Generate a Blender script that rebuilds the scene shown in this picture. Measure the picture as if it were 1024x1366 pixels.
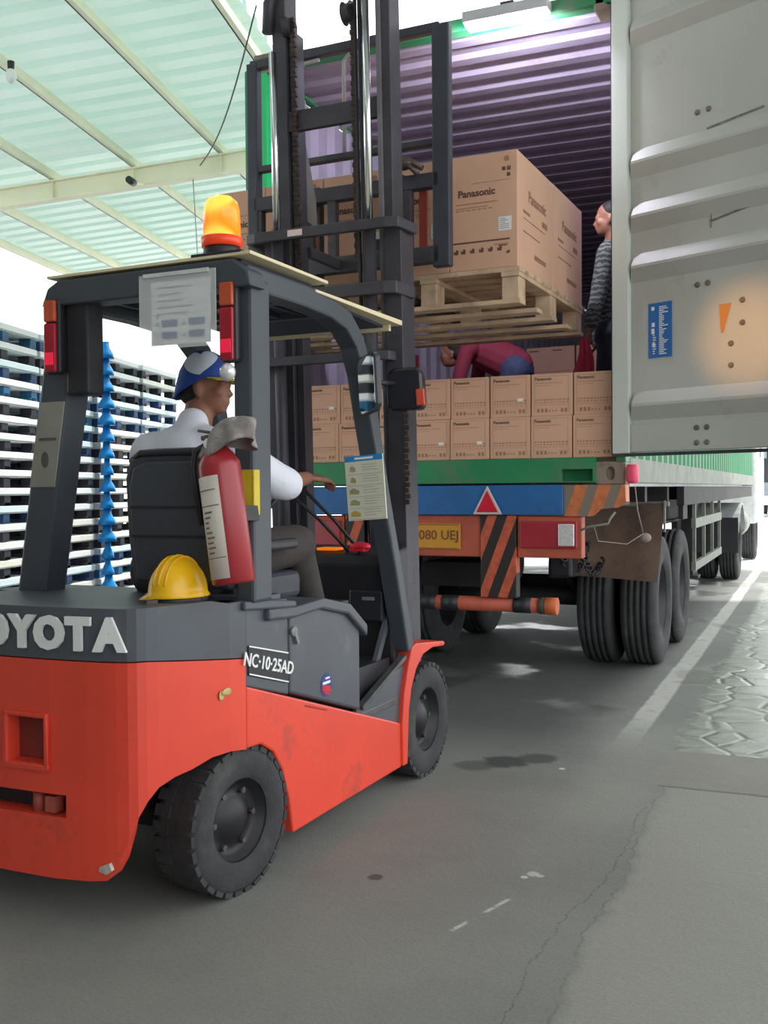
import bpy, bmesh, math, random
from mathutils import Vector, Matrix
from math import sin, cos, pi, radians as R, atan2, sqrt
random.seed(7)
S = bpy.context.scene
for o in list(bpy.data.objects): bpy.data.objects.remove(o)
# ------------------------------------------------------------------ camera, sky, sun, exposure
CAM_YAW, CAM_PITCH, CAM_ROLL, CAM_H = R(23.1), R(-1.24), R(0.44), 1.35
cd = bpy.data.cameras.new('camera'); cam = bpy.data.objects.new('camera', cd); S.collection.objects.link(cam)
F = Vector((-sin(CAM_YAW)*cos(CAM_PITCH), cos(CAM_YAW)*cos(CAM_PITCH), sin(CAM_PITCH)))
R0 = Vector((cos(CAM_YAW), sin(CAM_YAW), 0)); U0 = R0.cross(F)
RR = R0*cos(CAM_ROLL) - U0*sin(CAM_ROLL); UU = U0*cos(CAM_ROLL) + R0*sin(CAM_ROLL)
m3 = Matrix((RR, UU, -F)).transposed()
cam.matrix_world = Matrix.Translation((0, 0, CAM_H)) @ m3.to_4x4()
cd.sensor_fit = 'VERTICAL'; cd.sensor_height = 24; cd.sensor_width = 18; cd.lens = 24*1368/1366; cd.clip_start = .05; cd.clip_end = 400
S.camera = cam
S.view_settings.view_transform = 'Standard'; S.view_settings.look = 'None'
S.view_settings.exposure = 0.0; S.view_settings.gamma = 1; S.view_settings.use_curve_mapping = False
w = bpy.data.worlds.new('overcast_sky'); S.world = w; w.use_nodes = True
bg = w.node_tree.nodes['Background']; bg.inputs[0].default_value = (0.965, 0.985, 1.0, 1); bg.inputs[1].default_value = 2.6
def lamp(name, kind, loc, energy, color=(1, 1, 1), aim=None, **k):
    l = bpy.data.lights.new(name, kind); l.energy = energy; l.color = color
    for a, b in k.items(): setattr(l, a, b)
    o = bpy.data.objects.new(name, l); S.collection.objects.link(o); o.location = loc
    if aim is not None: o.rotation_euler = (Vector(aim)-Vector(loc)).to_track_quat('-Z', 'Y').to_euler()
    return o
SUN = Vector((0.35, 0.35, 0.87))
lamp('sun', 'SUN', SUN*30, 4.5, (1, .97, .92), aim=(0, 0, 0), angle=R(3))

# ------------------------------------------------------------------ helpers
FY = R(-1.8)
FL = Matrix.Rotation(FY, 4, 'Z')             # forklift frame: x right, y forward
KF = Matrix.Rotation(R(13.6), 4, 'Z')        # shed frame: x across, y along its purlins
I4 = Matrix.Identity(4)
def lin(c): return tuple((v/255/12.92 if v/255 <= .04045 else ((v/255+.055)/1.055)**2.4) for v in c)
class NX:
    """tiny node expression builder"""
    def __init__(s, nt, v): s.nt = nt; s.v = v
    def _m(s, op, *a):
        n = s.nt.nodes.new('ShaderNodeMath'); n.operation = op
        for i, x in enumerate((s,)+a):
            if isinstance(x, NX): s.nt.links.new(x.v, n.inputs[i])
            else: n.inputs[i].default_value = x
        return NX(s.nt, n.outputs[0])
    def __add__(s, o): return s._m('ADD', o)
    def __sub__(s, o): return s._m('SUBTRACT', o)
    def __mul__(s, o): return s._m('MULTIPLY', o)
    def __truediv__(s, o): return s._m('DIVIDE', o)
    def abs(s): return s._m('ABSOLUTE')
    def gt(s, o): return s._m('GREATER_THAN', o)
    def lt(s, o): return s._m('LESS_THAN', o)
    def fract(s): return s._m('FRACT')
    def min(s, o): return s._m('MINIMUM', o)
    def max(s, o): return s._m('MAXIMUM', o)
    def pow(s, o): return s._m('POWER', o)
    def step(s, a, b):
        n = s.nt.nodes.new('ShaderNodeMapRange'); n.interpolation_type = 'SMOOTHSTEP'
        s.nt.links.new(s.v, n.inputs[0]); n.inputs[1].default_value = a; n.inputs[2].default_value = b
        return NX(s.nt, n.outputs[0])
MATS = {}
def newmat(name):
    m = bpy.data.materials.new(name); m.use_nodes = True; nt = m.node_tree
    return m, nt, nt.nodes['Principled BSDF']
def noise(nt, sc, det=3, vec=None, rough=.5):
    n = nt.nodes.new('ShaderNodeTexNoise'); n.inputs['Scale'].default_value = sc; n.inputs['Detail'].default_value = det; n.inputs['Roughness'].default_value = rough
    if vec is None:
        vec = nt.nodes.new('ShaderNodeTexCoord').outputs['Object']
    nt.links.new(vec, n.inputs['Vector'])
    return NX(nt, n.outputs['Fac'])
def cmix(nt, fac, a, b):
    n = nt.nodes.new('ShaderNodeMix'); n.data_type = 'RGBA'
    if isinstance(fac, NX): nt.links.new(fac.v, n.inputs[0])
    else: n.inputs[0].default_value = fac
    for i, x in ((6, a), (7, b)):
        if isinstance(x, tuple): n.inputs[i].default_value = x + (1,) if len(x) == 3 else x
        else: nt.links.new(x, n.inputs[i])
    return n.outputs[2]
def bump(nt, bs, h, strength=.3, dist=.01):
    b = nt.nodes.new('ShaderNodeBump'); b.inputs['Strength'].default_value = strength; b.inputs['Distance'].default_value = dist
    nt.links.new(h.v, b.inputs['Height']); nt.links.new(b.outputs[0], bs.inputs['Normal'])
def M(name, c, rough=.5, metal=0, var=.12, sc=6, dirt=None, dirt_amt=.5, bmp=0, spec=.5, emit=0, trans=0):
    """plain procedural surface: sRGB colour with soft noise variation, optional dirt patches"""
    if name in MATS: return MATS[name]
    m, nt, bs = newmat(name); c = lin(c)
    n = noise(nt, sc, 4)
    col = cmix(nt, n.step(.3, .7), tuple(max(0, v*(1-var)) for v in c), tuple(min(1, v*(1+var)) for v in c))
    if dirt:
        d = noise(nt, sc*.6+1.3, 6, rough=.7)
        col = cmix(nt, d.step(.62-dirt_amt*.2, .72)*min(1, .35+dirt_amt*.6), col, lin(dirt))
    nt.links.new(col, bs.inputs['Base Color'])
    bs.inputs['Roughness'].default_value = rough; bs.inputs['Metallic'].default_value = metal
    bs.inputs['Specular IOR Level'].default_value = spec
    if bmp: bump(nt, bs, noise(nt, sc*8, 3), bmp, .01)
    if emit:
        bs.inputs['Emission Color'].default_value = c+(1,); bs.inputs['Emission Strength'].default_value = emit
    if trans: bs.inputs['Transmission Weight'].default_value = trans
    MATS[name] = m; return m
def stripes(name, ca, cb, ax, k, period, duty=.5, rough=.55, phase=0.):
    """diagonal bands along axis ax shifted by height times k"""
    m, nt, bs = newmat(name)
    tc = nt.nodes.new('ShaderNodeTexCoord'); sp = nt.nodes.new('ShaderNodeSeparateXYZ'); nt.links.new(tc.outputs['Object'], sp.inputs[0])
    v = (NX(nt, sp.outputs[ax]) + NX(nt, sp.outputs[2])*k)/period + 100.0 + phase
    f = v.fract().lt(duty)
    n = noise(nt, 25, 4)
    ca1 = cmix(nt, n.step(.35, .7), lin(ca), tuple(x*.7 for x in lin(ca)))
    nt.links.new(cmix(nt, f, ca1, lin(cb)), bs.inputs['Base Color']); bs.inputs['Roughness'].default_value = rough
    return m

class MB:
    def __init__(s): s.v = []; s.f = []; s.fm = []; s.m = 0; s.sm = []; s.smooth = False
    def add(s, vs, fs, smooth=None):
        b = len(s.v); s.v += [Vector(v) for v in vs]
        for f in fs: s.f.append([b+i for i in f]); s.fm.append(s.m); s.sm.append(s.smooth if smooth is None else smooth)
        return s
    def hexa(s, p):   # p: 8 points, bottom 4 then top 4 (counter-clockwise)
        return s.add(p, [(3, 2, 1, 0), (4, 5, 6, 7), (0, 1, 5, 4), (1, 2, 6, 5), (2, 3, 7, 6), (3, 0, 4, 7)], False)
    def box(s, x0, x1, y0, y1, z0, z1, T=None):
        p = [(x0, y0, z0), (x1, y0, z0), (x1, y1, z0), (x0, y1, z0), (x0, y0, z1), (x1, y0, z1), (x1, y1, z1), (x0, y1, z1)]
        if T is not None: p = [T @ Vector(q) for q in p]
        return s.hexa(p)
    def bar(s, a, b, w, h=None, up=(0, 0, 1)):
        """rectangular bar from a to b, w wide sideways, h tall along up"""
        h = w if h is None else h; a = Vector(a); b = Vector(b); d = (b-a).normalized(); up = Vector(up)
        if abs(d.dot(up)) > .98: up = Vector((0, 1, 0))
        r = d.cross(up).normalized(); u = r.cross(d); r *= w/2; u *= h/2
        return s.hexa([a-r-u, a+r-u, b+r-u, b-r-u, a-r+u, a+r+u, b+r+u, b-r+u])
    def tube(s, pts, r, n=10, caps=True, smooth=True):
        pts = [Vector(p) for p in pts]; rs = r if isinstance(r, (list, tuple)) else [r]*len(pts)
        vs = []; fs = []; ref = None
        for i, p in enumerate(pts):
            d = (pts[min(i+1, len(pts)-1)]-pts[max(i-1, 0)]).normalized()
            if ref is None:
                ref = Vector((0, 0, 1)) if abs(d.z) < .9 else Vector((1, 0, 0))
            a = (ref - d*ref.dot(d)).normalized(); b = d.cross(a); ref = a
            for k in range(n): vs.append(p + (a*cos(2*pi*k/n)+b*sin(2*pi*k/n))*rs[i])
        for i in range(len(pts)-1):
            for k in range(n): fs.append((i*n+k, i*n+(k+1) % n, (i+1)*n+(k+1) % n, (i+1)*n+k))
        s.add(vs, fs, smooth)
        if caps:
            L = len(pts)-1
            s.add(vs[:n], [tuple(range(n-1, -1, -1))], False); s.add(vs[L*n:], [tuple(range(n))], False)
        return s
    def lathe(s, prof, c, axis='x', n=32, smooth=True, T=None, caps=True):
        """prof: list of (along, radius)"""
        c = Vector(c); vs = []; fs = []
        for a, r in prof:
            for k in range(n):
                t = 2*pi*k/n
                q = {'x': (a, r*cos(t), r*sin(t)), 'y': (r*cos(t), a, r*sin(t)), 'z': (r*cos(t), r*sin(t), a)}[axis]
                q = Vector(q)
                if T is not None: q = T @ q
                vs.append(c+q)
        for i in range(len(prof)-1):
            for k in range(n): fs.append((i*n+k, i*n+(k+1) % n, (i+1)*n+(k+1) % n, (i+1)*n+k))
        s.add(vs, fs, smooth)
        if caps and prof[0][1] > 1e-4: s.add(vs[:n], [tuple(range(n))], False)
        if caps and prof[-1][1] > 1e-4: s.add(vs[-n:], [tuple(range(n))], False)
        return s
    def prism(s, poly, ax, t0, t1, T=None):
        """poly 2D extruded along axis ax from t0 to t1 (other two axes in order)"""
        def P(a, b, t):
            q = Vector({'x': (t, a, b), 'y': (a, t, b), 'z': (a, b, t)}[ax]); return T @ q if T is not None else q
        n = len(poly); vs = [P(a, b, t0) for a, b in poly]+[P(a, b, t1) for a, b in poly]
        return s.add(vs, [tuple(range(n-1, -1, -1)), tuple(range(n, 2*n))]+[(i, (i+1) % n, n+(i+1) % n, n+i) for i in range(n)], False)
    def wall(s, rows, th):
        """rows: (x,y,z0,z1) along a path; solid strip th thick to the left of travel"""
        n = len(rows); vs = []
        for i, (x, y, z0, z1) in enumerate(rows):
            a = rows[max(i-1, 0)]; b = rows[min(i+1, n-1)]
            d = Vector((b[0]-a[0], b[1]-a[1], 0)).normalized(); nn = Vector((-d.y, d.x, 0))*th
            vs += [(x, y, z0), (x, y, z1), (x+nn.x, y+nn.y, z1), (x+nn.x, y+nn.y, z0)]
        fs = []
        for i in range(n-1):
            for k in range(4): fs.append((i*4+k, i*4+(k+1) % 4, (i+1)*4+(k+1) % 4, (i+1)*4+k))
        fs += [(0, 1, 2, 3), ((n-1)*4+3, (n-1)*4+2, (n-1)*4+1, (n-1)*4)]
        return s.add(vs, fs, False)
    def ell(s, c, r, nu=16, nv=10, T=None):
        c = Vector(c); r = (r, r, r) if not isinstance(r, (tuple, list)) else r
        vs = []; fs = []
        for j in range(nv+1):
            ph = pi*j/nv
            for i in range(nu):
                t = 2*pi*i/nu; q = Vector((r[0]*sin(ph)*cos(t), r[1]*sin(ph)*sin(t), r[2]*cos(ph)))
                if T is not None: q = T @ q
                vs.append(c+q)
        for j in range(nv):
            for i in range(nu): fs.append((j*nu+i, j*nu+(i+1) % nu, (j+1)*nu+(i+1) % nu, (j+1)*nu+i))
        return s.add(vs, fs, True)
    def cap(s, a, b, ra, rb=None, n=14):
        """tapered limb with rounded ends"""
        rb = ra if rb is None else rb; a = Vector(a); b = Vector(b); d = (b-a).normalized()
        pts = []; rs = []
        for t in (-1, -.8, -.5, 0):
            pts.append(a+d*ra*t); rs.append(max(.0005, ra*sqrt(max(0, 1-t*t))))
        for t in (0, .5, .8, 1):
            pts.append(b+d*rb*t); rs.append(max(.0005, rb*sqrt(max(0, 1-t*t))))
        return s.tube(pts, rs, n, caps=False)
    def text(s, body, size, T, ext=.0015, bold=0., align='CENTER'):
        c = bpy.data.curves.new('t', 'FONT'); c.body = body; c.size = size; c.extrude = ext; c.offset = bold; c.align_x = align; c.align_y = 'CENTER'; c.resolution_u = 3
        o = bpy.data.objects.new('t', c); S.collection.objects.link(o)
        bpy.context.view_layer.update()
        me = bpy.data.meshes.new_from_object(o.evaluated_get(bpy.context.evaluated_depsgraph_get()))
        s.add([T @ v.co for v in me.vertices], [tuple(p.vertices) for p in me.polygons], False)
        bpy.data.objects.remove(o); bpy.data.curves.remove(c); bpy.data.meshes.remove(me)
        return s
WM = {}
def empty(name, base, frame=I4, rz=0):
    o = bpy.data.objects.new(name, None); S.collection.objects.link(o); o.empty_display_size = .1
    o.matrix_world = frame @ Matrix.Translation(base) @ Matrix.Rotation(rz, 4, 'Z'); WM[o] = o.matrix_world.copy(); return o
def tag(o, label=None, cat=None, group=None, kind=None):
    if label: o['label'] = label
    if cat: o['category'] = cat
    if group: o['group'] = group
    if kind: o['kind'] = kind
    return o
def thing(name, label, cat, base, frame=I4, group=None, rz=0):
    return tag(empty(name, base, frame, rz), label, cat, group)
def ob(name, mb, mats, parent=None, frame=I4, bev=0, sub=0, label=None, kind=None, remesh=0, seg=2):
    me = bpy.data.meshes.new(name)
    vs = [frame @ v for v in mb.v]
    if parent is not None:
        W = WM[parent]; inv = W.inverted(); vs = [inv @ v for v in vs]
    else:
        lo = [min(v[i] for v in vs) for i in range(3)]; hi = [max(v[i] for v in vs) for i in range(3)]
        base = Vector(((lo[0]+hi[0])/2, (lo[1]+hi[1])/2, lo[2])); W = Matrix.Translation(base); vs = [v-base for v in vs]
    me.from_pydata([tuple(v) for v in vs], [], mb.f); me.validate(clean_customdata=False)
    if not isinstance(mats, (list, tuple)): mats = [mats]
    for m in mats: me.materials.append(m)
    if len(me.polygons) == len(mb.fm):
        me.polygons.foreach_set('material_index', mb.fm); me.polygons.foreach_set('use_smooth', mb.sm)
    bm = bmesh.new(); bm.from_mesh(me); bmesh.ops.remove_doubles(bm, verts=bm.verts, dist=1e-5); bmesh.ops.recalc_face_normals(bm, faces=bm.faces); bm.to_mesh(me); bm.free()
    o = bpy.data.objects.new(name, me); S.collection.objects.link(o)
    if parent is not None: o.parent = parent; WM[o] = W
    else: o.location = W.translation; WM[o] = W
    if remesh:
        md = o.modifiers.new('r', 'REMESH'); md.mode = 'VOXEL'; md.voxel_size = remesh; md.use_smooth_shade = True
        md = o.modifiers.new('s', 'SMOOTH'); md.factor = .5; md.iterations = 5
        bake(o)
        for p in o.data.polygons: p.use_smooth = True
    if bev:
        md = o.modifiers.new('bevel', 'BEVEL'); md.width = bev; md.segments = seg; md.limit_method = 'ANGLE'; md.angle_limit = R(35)
    if sub:
        md = o.modifiers.new('sub', 'SUBSURF'); md.levels = sub; md.render_levels = sub
    if label: o['label'] = label
    if kind: o['kind'] = kind
    return o
def bake(o):
    bpy.context.view_layer.update()
    me = bpy.data.meshes.new_from_object(o.evaluated_get(bpy.context.evaluated_depsgraph_get()))
    old = o.data; o.modifiers.clear(); o.data = me; me.name = o.name; bpy.data.meshes.remove(old)
def carve(o, mb, frame=I4):
    """cut the shape mb out of o and keep the result as o's mesh"""
    c = ob('cut', mb, o.data.materials[0], None, frame)
    keep = [(m.type, m.width, m.segments) for m in o.modifiers if m.type == 'BEVEL']; o.modifiers.clear()
    md = o.modifiers.new('b', 'BOOLEAN'); md.object = c; md.operation = 'DIFFERENCE'; md.solver = 'EXACT'
    bake(o); d = c.data; bpy.data.objects.remove(c); bpy.data.meshes.remove(d)
    for t, wd, sg in keep:
        md = o.modifiers.new('bevel', 'BEVEL'); md.width = wd; md.segments = sg; md.limit_method = 'ANGLE'; md.angle_limit = R(35)
KIDS = {}
def copy_tree(o, parent=None):
    c = o.copy(); S.collection.objects.link(c); WM[c] = WM[o]
    if parent is not None: c.parent = parent
    for ch in [x for x in list(bpy.data.objects) if x.parent == o]: copy_tree(ch, c)
    return c
def dup(root, kids, loc, rz=0, label=None, group=None):
    """kids: [(part, [sub-parts])]"""
    c = root.copy(); S.collection.objects.link(c)
    c.matrix_world = Matrix.Translation(loc) @ Matrix.Rotation(rz, 4, 'Z')
    if label: c['label'] = label
    if group: c['group'] = group
    for k, subs in kids:
        d = k.copy(); S.collection.objects.link(d); d.parent = c
        for s_ in subs:
            e = s_.copy(); S.collection.objects.link(e); e.parent = d
    return c
def TR(*p): return Matrix.Translation(p)
def face_rear(x, y, z): return TR(x, y, z) @ Matrix.Rotation(pi/2, 4, 'X')      # text readable from -y side
def face_right(x, y, z): return TR(x, y, z) @ Matrix.Rotation(pi/2, 4, 'Z') @ Matrix.Rotation(pi/2, 4, 'X')  # readable from +x side

# ------------------------------------------------------------------ palette
red = M('red_paint', (226, 72, 52), .42, 0, .06, 3, dirt=(150, 70, 58), dirt_amt=.25)
grey = M('charcoal_paint', (78, 82, 90), .45, 0, .08, 4, dirt=(110, 112, 112), dirt_amt=.2)
gpost = M('guard_grey_paint', (66, 72, 80), .5, 0, .08, 4)
black = M('black_plastic', (36, 36, 42), .5, 0, .15, 9)
mastm = M('mast_steel', (70, 68, 76), .5, .3, .15, 6, dirt=(92, 84, 82), dirt_amt=.4)
rubber = M('tyre_rubber', (54, 55, 57), .85, 0, .2, 7, dirt=(84, 84, 82), dirt_amt=.5, bmp=.3)
chrome = M('chrome_rod', (225, 228, 232), .18, 1, .02)
chainm = M('oily_chain', (70, 58, 54), .55, .5, .3, 30)
rimm = M('dark_rim', (36, 36, 40), .5, .2, .15, 8)
wood = M('pallet_wood', (198, 170, 142), .8, 0, .18, 7, dirt=(140, 118, 96), dirt_amt=.5)
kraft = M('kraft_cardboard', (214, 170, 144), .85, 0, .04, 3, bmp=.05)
kraft_shaded = M('kraft_cardboard_shaded', (184, 144, 124), .85, 0, .06, 3)  # darker cardboard copy, shade deep in the container painted in
ink = M('carton_ink', (104, 72, 58), .8)
ink2 = M('carton_faint_ink', (168, 126, 98), .8)
white = M('white_print', (232, 234, 232), .6, 0, .03)
cream = M('cream_sheet', (222, 208, 172), .6, 0, .06, 4)
green = M('container_green', (34, 132, 84), .5, 0, .1, 3, dirt=(104, 112, 94), dirt_amt=.8)
green_lit = M('container_green_lit', (30, 190, 110), .45, 0, .06, 3)  # lit copy of the container green, sunlight painted into the colour
doorm = M('door_grey_paint', (180, 182, 176), .42, 0, .05, 1.5, dirt=(150, 148, 138), dirt_amt=.3)
doorrim = M('door_edge_paint', (206, 214, 206), .45, 0, .04, 2)
inner = M('container_inner_paint', (146, 140, 158), .7, 0, .1, 2, dirt=(120, 106, 102), dirt_amt=.4)
ply = M('plywood_floor', (110, 86, 66), .8, 0, .2, 4)
blue = M('blue_paint', (34, 96, 156), .5, 0, .1, 5, dirt=(40, 76, 116), dirt_amt=.5)
orred = M('orange_red_paint', (176, 84, 62), .6, 0, .12, 6, dirt=(110, 62, 50), dirt_amt=.4)
chass = M('chassis_steel', (44, 42, 46), .7, .2, .2, 5, dirt=(74, 64, 60), dirt_amt=.5)
railm = M('rail_grey_green', (120, 126, 116), .6, .1, .15, 5, dirt=(86, 84, 74), dirt_amt=.5)
rubflap = M('mud_flap_rubber', (104, 84, 72), .8, 0, .2, 4, dirt=(60, 50, 46), dirt_amt=.7)
redlens = M('red_lens', (196, 26, 40), .2, 0, .05); amber = M('amber_lens', (255, 120, 20), .25, 0, .05)
dullred = M('dull_red_lens', (158, 48, 58), .3, 0, .1)
clear = M('clear_lens', (225, 225, 225), .12, .3, .1, 60)
skin = M('skin', (140, 94, 74), .55, 0, .05); hair = M('black_hair', (24, 20, 20), .7)
shirtw = M('white_shirt', (222, 224, 236), .8, 0, .03, 8, bmp=.15)
trous = M('dark_trousers', (62, 56, 56), .85, 0, .1, 12, bmp=.2)
yel = M('yellow_plastic', (246, 190, 20), .3, 0, .03)

# ------------------------------------------------------------------ the ground
def ground_mat():
    m, nt, bs = newmat('yard_ground')
    tc = nt.nodes.new('ShaderNodeTexCoord'); sp = nt.nodes.new('ShaderNodeSeparateXYZ'); vec = tc.outputs['Object']; nt.links.new(vec, sp.inputs[0])
    x = NX(nt, sp.outputs[0]); y = NX(nt, sp.outputs[1])
    n1 = noise(nt, .9, 5, vec); n2 = noise(nt, 9, 5, vec, .65); n3 = noise(nt, 90, 2, vec)
    wob = (n2-.5)*.10 + (n1-.5)*.18
    xw = x+wob
    col = cmix(nt, n1.step(.3, .7), lin((120, 122, 119)), lin((137, 139, 135)))
    col = cmix(nt, n2.step(.35, .75)*.35, col, lin((136, 138, 132)))
    # darker lane under and behind the trailer
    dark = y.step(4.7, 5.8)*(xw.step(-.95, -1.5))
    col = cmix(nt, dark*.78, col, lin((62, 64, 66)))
    # light concrete slabs to the right of the crack
    slab = xw.step(-.66, -.60)*y.lt(4.72)
    col = cmix(nt, slab*.6, col, lin((156, 156, 148)))
    slab2 = xw.step(-.76, -.70)*y.gt(4.76)*y.lt(5.5)
    col = cmix(nt, slab2*.5, col, lin((144, 140, 130)))
    # broken wet paving farther right
    vo = nt.nodes.new('ShaderNodeTexVoronoi'); vo.feature = 'DISTANCE_TO_EDGE'; vo.inputs['Scale'].default_value = 4.2; vo.inputs['Randomness'].default_value = .9
    nt.links.new(vec, vo.inputs['Vector']); ed = NX(nt, vo.outputs['Distance'])
    cob = xw.step(-.74, -.66)*y.gt(5.4)
    joint = cob*ed.step(.05, .01)*n1.step(.3, .6)
    cobc = cmix(nt, n2.step(.3, .7), lin((120, 126, 116)), lin((158, 160, 150)))
    col = cmix(nt, cob, col, cobc); col = cmix(nt, joint*.45, col, lin((70, 74, 70)))
    # worn white line
    ln = ((xw-wob*.7)+.95).abs()
    lm = ln.step(.075, .055)*y.step(5.2, 6.4)*n2.step(.22, .5)
    col = cmix(nt, lm*.75, col, lin((206, 206, 200)))
    sm = (x+.88).abs().step(.26, .05)*y.step(6.2, 5.2)*y.step(3.2, 4.6)
    col = cmix(nt, sm*.3, col, lin((160, 160, 152)))
    def blob(cx, cy, r, c, a, sx=1.):
        nonlocal col
        dx = (x-cx)*sx + (n2-.5)*r*1.4; dy = (y-cy) + (n1-.5)*r
        d = (dx*dx+dy*dy).pow(.5)
        col = cmix(nt, d.step(r, r*.55)*a, col, lin(c))
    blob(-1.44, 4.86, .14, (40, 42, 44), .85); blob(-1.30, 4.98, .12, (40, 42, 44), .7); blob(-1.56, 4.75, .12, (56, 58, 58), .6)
    blob(-1.43, 3.25, .035, (56, 58, 58), .8)
    blob(-.93, 3.48, .03, (196, 200, 198), .8); blob(-.95, 3.44, .016, (206, 208, 204), .9); blob(-.90, 3.47, .018, (196, 200, 198), .7)
    blob(-1.15, 4.85, .02, (214, 214, 210), .9)
    t = ((x+1.0)*1.0 - (y-3.06)*.32).abs()
    col = cmix(nt, t.step(.012, .004)*(y-3.08).abs().step(.17, .14)*n2.step(.42, .55), col, lin((190, 194, 190)))
    # cracks
    cr = (x+.72+(n2-.5)*.07+(n1-.5)*.25-(y-3.3)*.05).abs()
    col = cmix(nt, cr.step(.005, .001)*(y-3.2).abs().lt(1.2)*n3.step(.3,.6)*.5, col, lin((66, 70, 68)))
    cr2 = (xw+.645).abs(); col = cmix(nt, cr2.step(.006, .002)*y.lt(4.72)*n2.step(.35,.6)*.4, col, lin((70, 74, 72)))
    cr3 = (y-4.74+(n2-.5)*.05).abs(); col = cmix(nt, cr3.step(.014, .004)*x.gt(-.68)*.6, col, lin((70, 72, 70)))
    col = cmix(nt, n3.step(.35, .7)*.12, col, lin((60, 62, 60)))
    far = y.step(17, 19); col = cmix(nt, far, col, lin((225, 225, 220)))  # far ground painted pale to imitate overexposed daylight
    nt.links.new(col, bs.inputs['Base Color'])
    wet = (n1.step(.52, .60)*(y.step(5.5, 6.5)) + cob*.8).min(1.0)
    rg = (wet*-.52 + .82) + (n2-.5)*.2
    nt.links.new(rg.v, bs.inputs['Roughness']); bs.inputs['Specular IOR Level'].default_value = .5
    bump(nt, bs, n3*.25 + n2*.6 + cob*ed.step(0, .12)*.9, .35, .012)
    return m
g = MB(); g.add([(-60, -12, 0), (60, -12, 0), (60, 160, 0), (-60, 160, 0)], [(0, 1, 2, 3)])
gme = bpy.data.meshes.new('ground'); gme.from_pydata([tuple(v) for v in g.v], [], g.f); gme.materials.append(ground_mat())
go = bpy.data.objects.new('floor', gme); S.collection.objects.link(go); go['kind'] = 'structure'

# ------------------------------------------------------------------ shed roof over the pallets
def roof_mat():
    m, nt, bs = newmat('translucent_sheet')
    n = noise(nt, .7, 4)
    bs.inputs['Base Color'].default_value = lin((196, 214, 208))+(1,); bs.inputs['Roughness'].default_value = .6
    tl = nt.nodes.new('ShaderNodeBsdfTranslucent')
    nt.links.new(cmix(nt, n.step(.3, .7), lin((196, 224, 214)), lin((212, 232, 226))), tl.inputs[0])
    mx = nt.nodes.new('ShaderNodeMixShader'); mx.inputs[0].default_value = ROOF_TL
    out = nt.nodes['Material Output']
    nt.links.new(bs.outputs[0], mx.inputs[1]); nt.links.new(tl.outputs[0], mx.inputs[2]); nt.links.new(mx.outputs[0], out.inputs[0])
    return m
ROOF_TL = .15
rm = roof_mat()
def RH(u): return 1.35+4.8+.09*u
PU = [-3.02, -4.21, -5.39, -6.52, -7.76, -8.71]
mb = MB(); prof = []
s0, s1, p = -3.0, 19.4, .36
t = s0
while t < s1:
    prof += [(t, 0), (t+.20, 0), (t+.225, .085), (t+.335, .085)]; t += p
vs = []
for (sy, dz) in prof: vs += [(-8.85, sy, RH(-8.85)+.06+dz), (-2.9, sy, RH(-2.9)+.06+dz)]
fs = [(2*i, 2*i+1, 2*i+3, 2*i+2) for i in range(len(prof)-1)]
mb.add(vs, fs)
o = ob('ceiling', mb, rm, None, KF, kind='structure')
steel = M('cream_steel', (232, 230, 204), .55, 0, .05, 2)
for i, u in enumerate(PU):
    mb = MB(); z = RH(u)
    mb.box(u-.035, u+.035, -3, 19.4, z-.09, z+.0); mb.box(u-.035, u-.02, -3, 19.4, z-.09, z+.05)
    ob('trim_%d' % (i+1), mb, steel, None, KF, kind='structure')
for i, sb in enumerate((12.75, 19.0, 5.5)):
    mb = MB(); a = -9.0; b = -1.0 if i == 0 else -2.9
    for dz0, dz1, wd in ((-.36, -.34, .07), (-.34, -.12, .012), (-.12, -.10, .07)):
        mb.hexa([(a, sb-wd, RH(a)+dz0), (b, sb-wd, RH(b)+dz0), (b, sb+wd, RH(b)+dz0), (a, sb+wd, RH(a)+dz0),
                 (a, sb-wd, RH(a)+dz1), (b, sb-wd, RH(b)+dz1), (b, sb+wd, RH(b)+dz1), (a, sb+wd, RH(a)+dz1)])
    for u in PU: mb.box(u-.006, u+.006, sb-.06, sb+.06, RH(u)-.34, RH(u)-.12)
    ob('trim_%d' % (7+i), mb, steel, None, KF, kind='structure')
    for k, u in enumerate((-8.9,)):
        mb = MB(); mb.box(u-.1, u+.1, sb-.1, sb+.1, 0, RH(u)-.3)
        ob('trim_%d' % (12+i), mb, steel, None, KF, kind='structure')
# unseen solid roof added overhead to shade the forklift and near ground
mb = MB(); t = -6.0; prof = []
while t < 8.4: prof += [(t, 0), (t+.2, 0), (t+.24, .05), (t+.32, .05)]; t += .36
vs = []
for (sy, dz) in prof: vs += [(-2.7, sy, 6.3+dz), (5.5, sy, 6.6+dz)]
mb.add(vs, [(2*i, 2*i+1, 2*i+3, 2*i+2) for i in range(len(prof)-1)])
vs = []
for (sy, dz) in [(q+14.2, d) for q, d in prof[:72]]: vs += [(1.9+(sy-8.4)*.27, sy, 6.45+dz), (9, sy, 6.75+dz)]
mb.add(vs, [(2*i, 2*i+1, 2*i+3, 2*i+2) for i in range(71)])
ob('ceiling_shade', mb, M('shade_roof_metal', (196, 200, 198), .5, .2, .05, 2), None, KF, kind='structure')

# unseen walls added to block light from the left and behind the camera
wm_ = M('shade_wall', (150, 150, 144), .8, 0, .08, 1)
mb = MB(); mb.box(-3.7, -3.55, -2.3, 3.7, 0, 5.6); ob('wall_shade_left', mb, wm_, None, KF, kind='structure')
mb = MB(); mb.box(-3.7, .8, -2.45, -2.3, 0, 5.6); ob('wall_shade_back', mb, wm_, None, KF, kind='structure')

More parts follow.
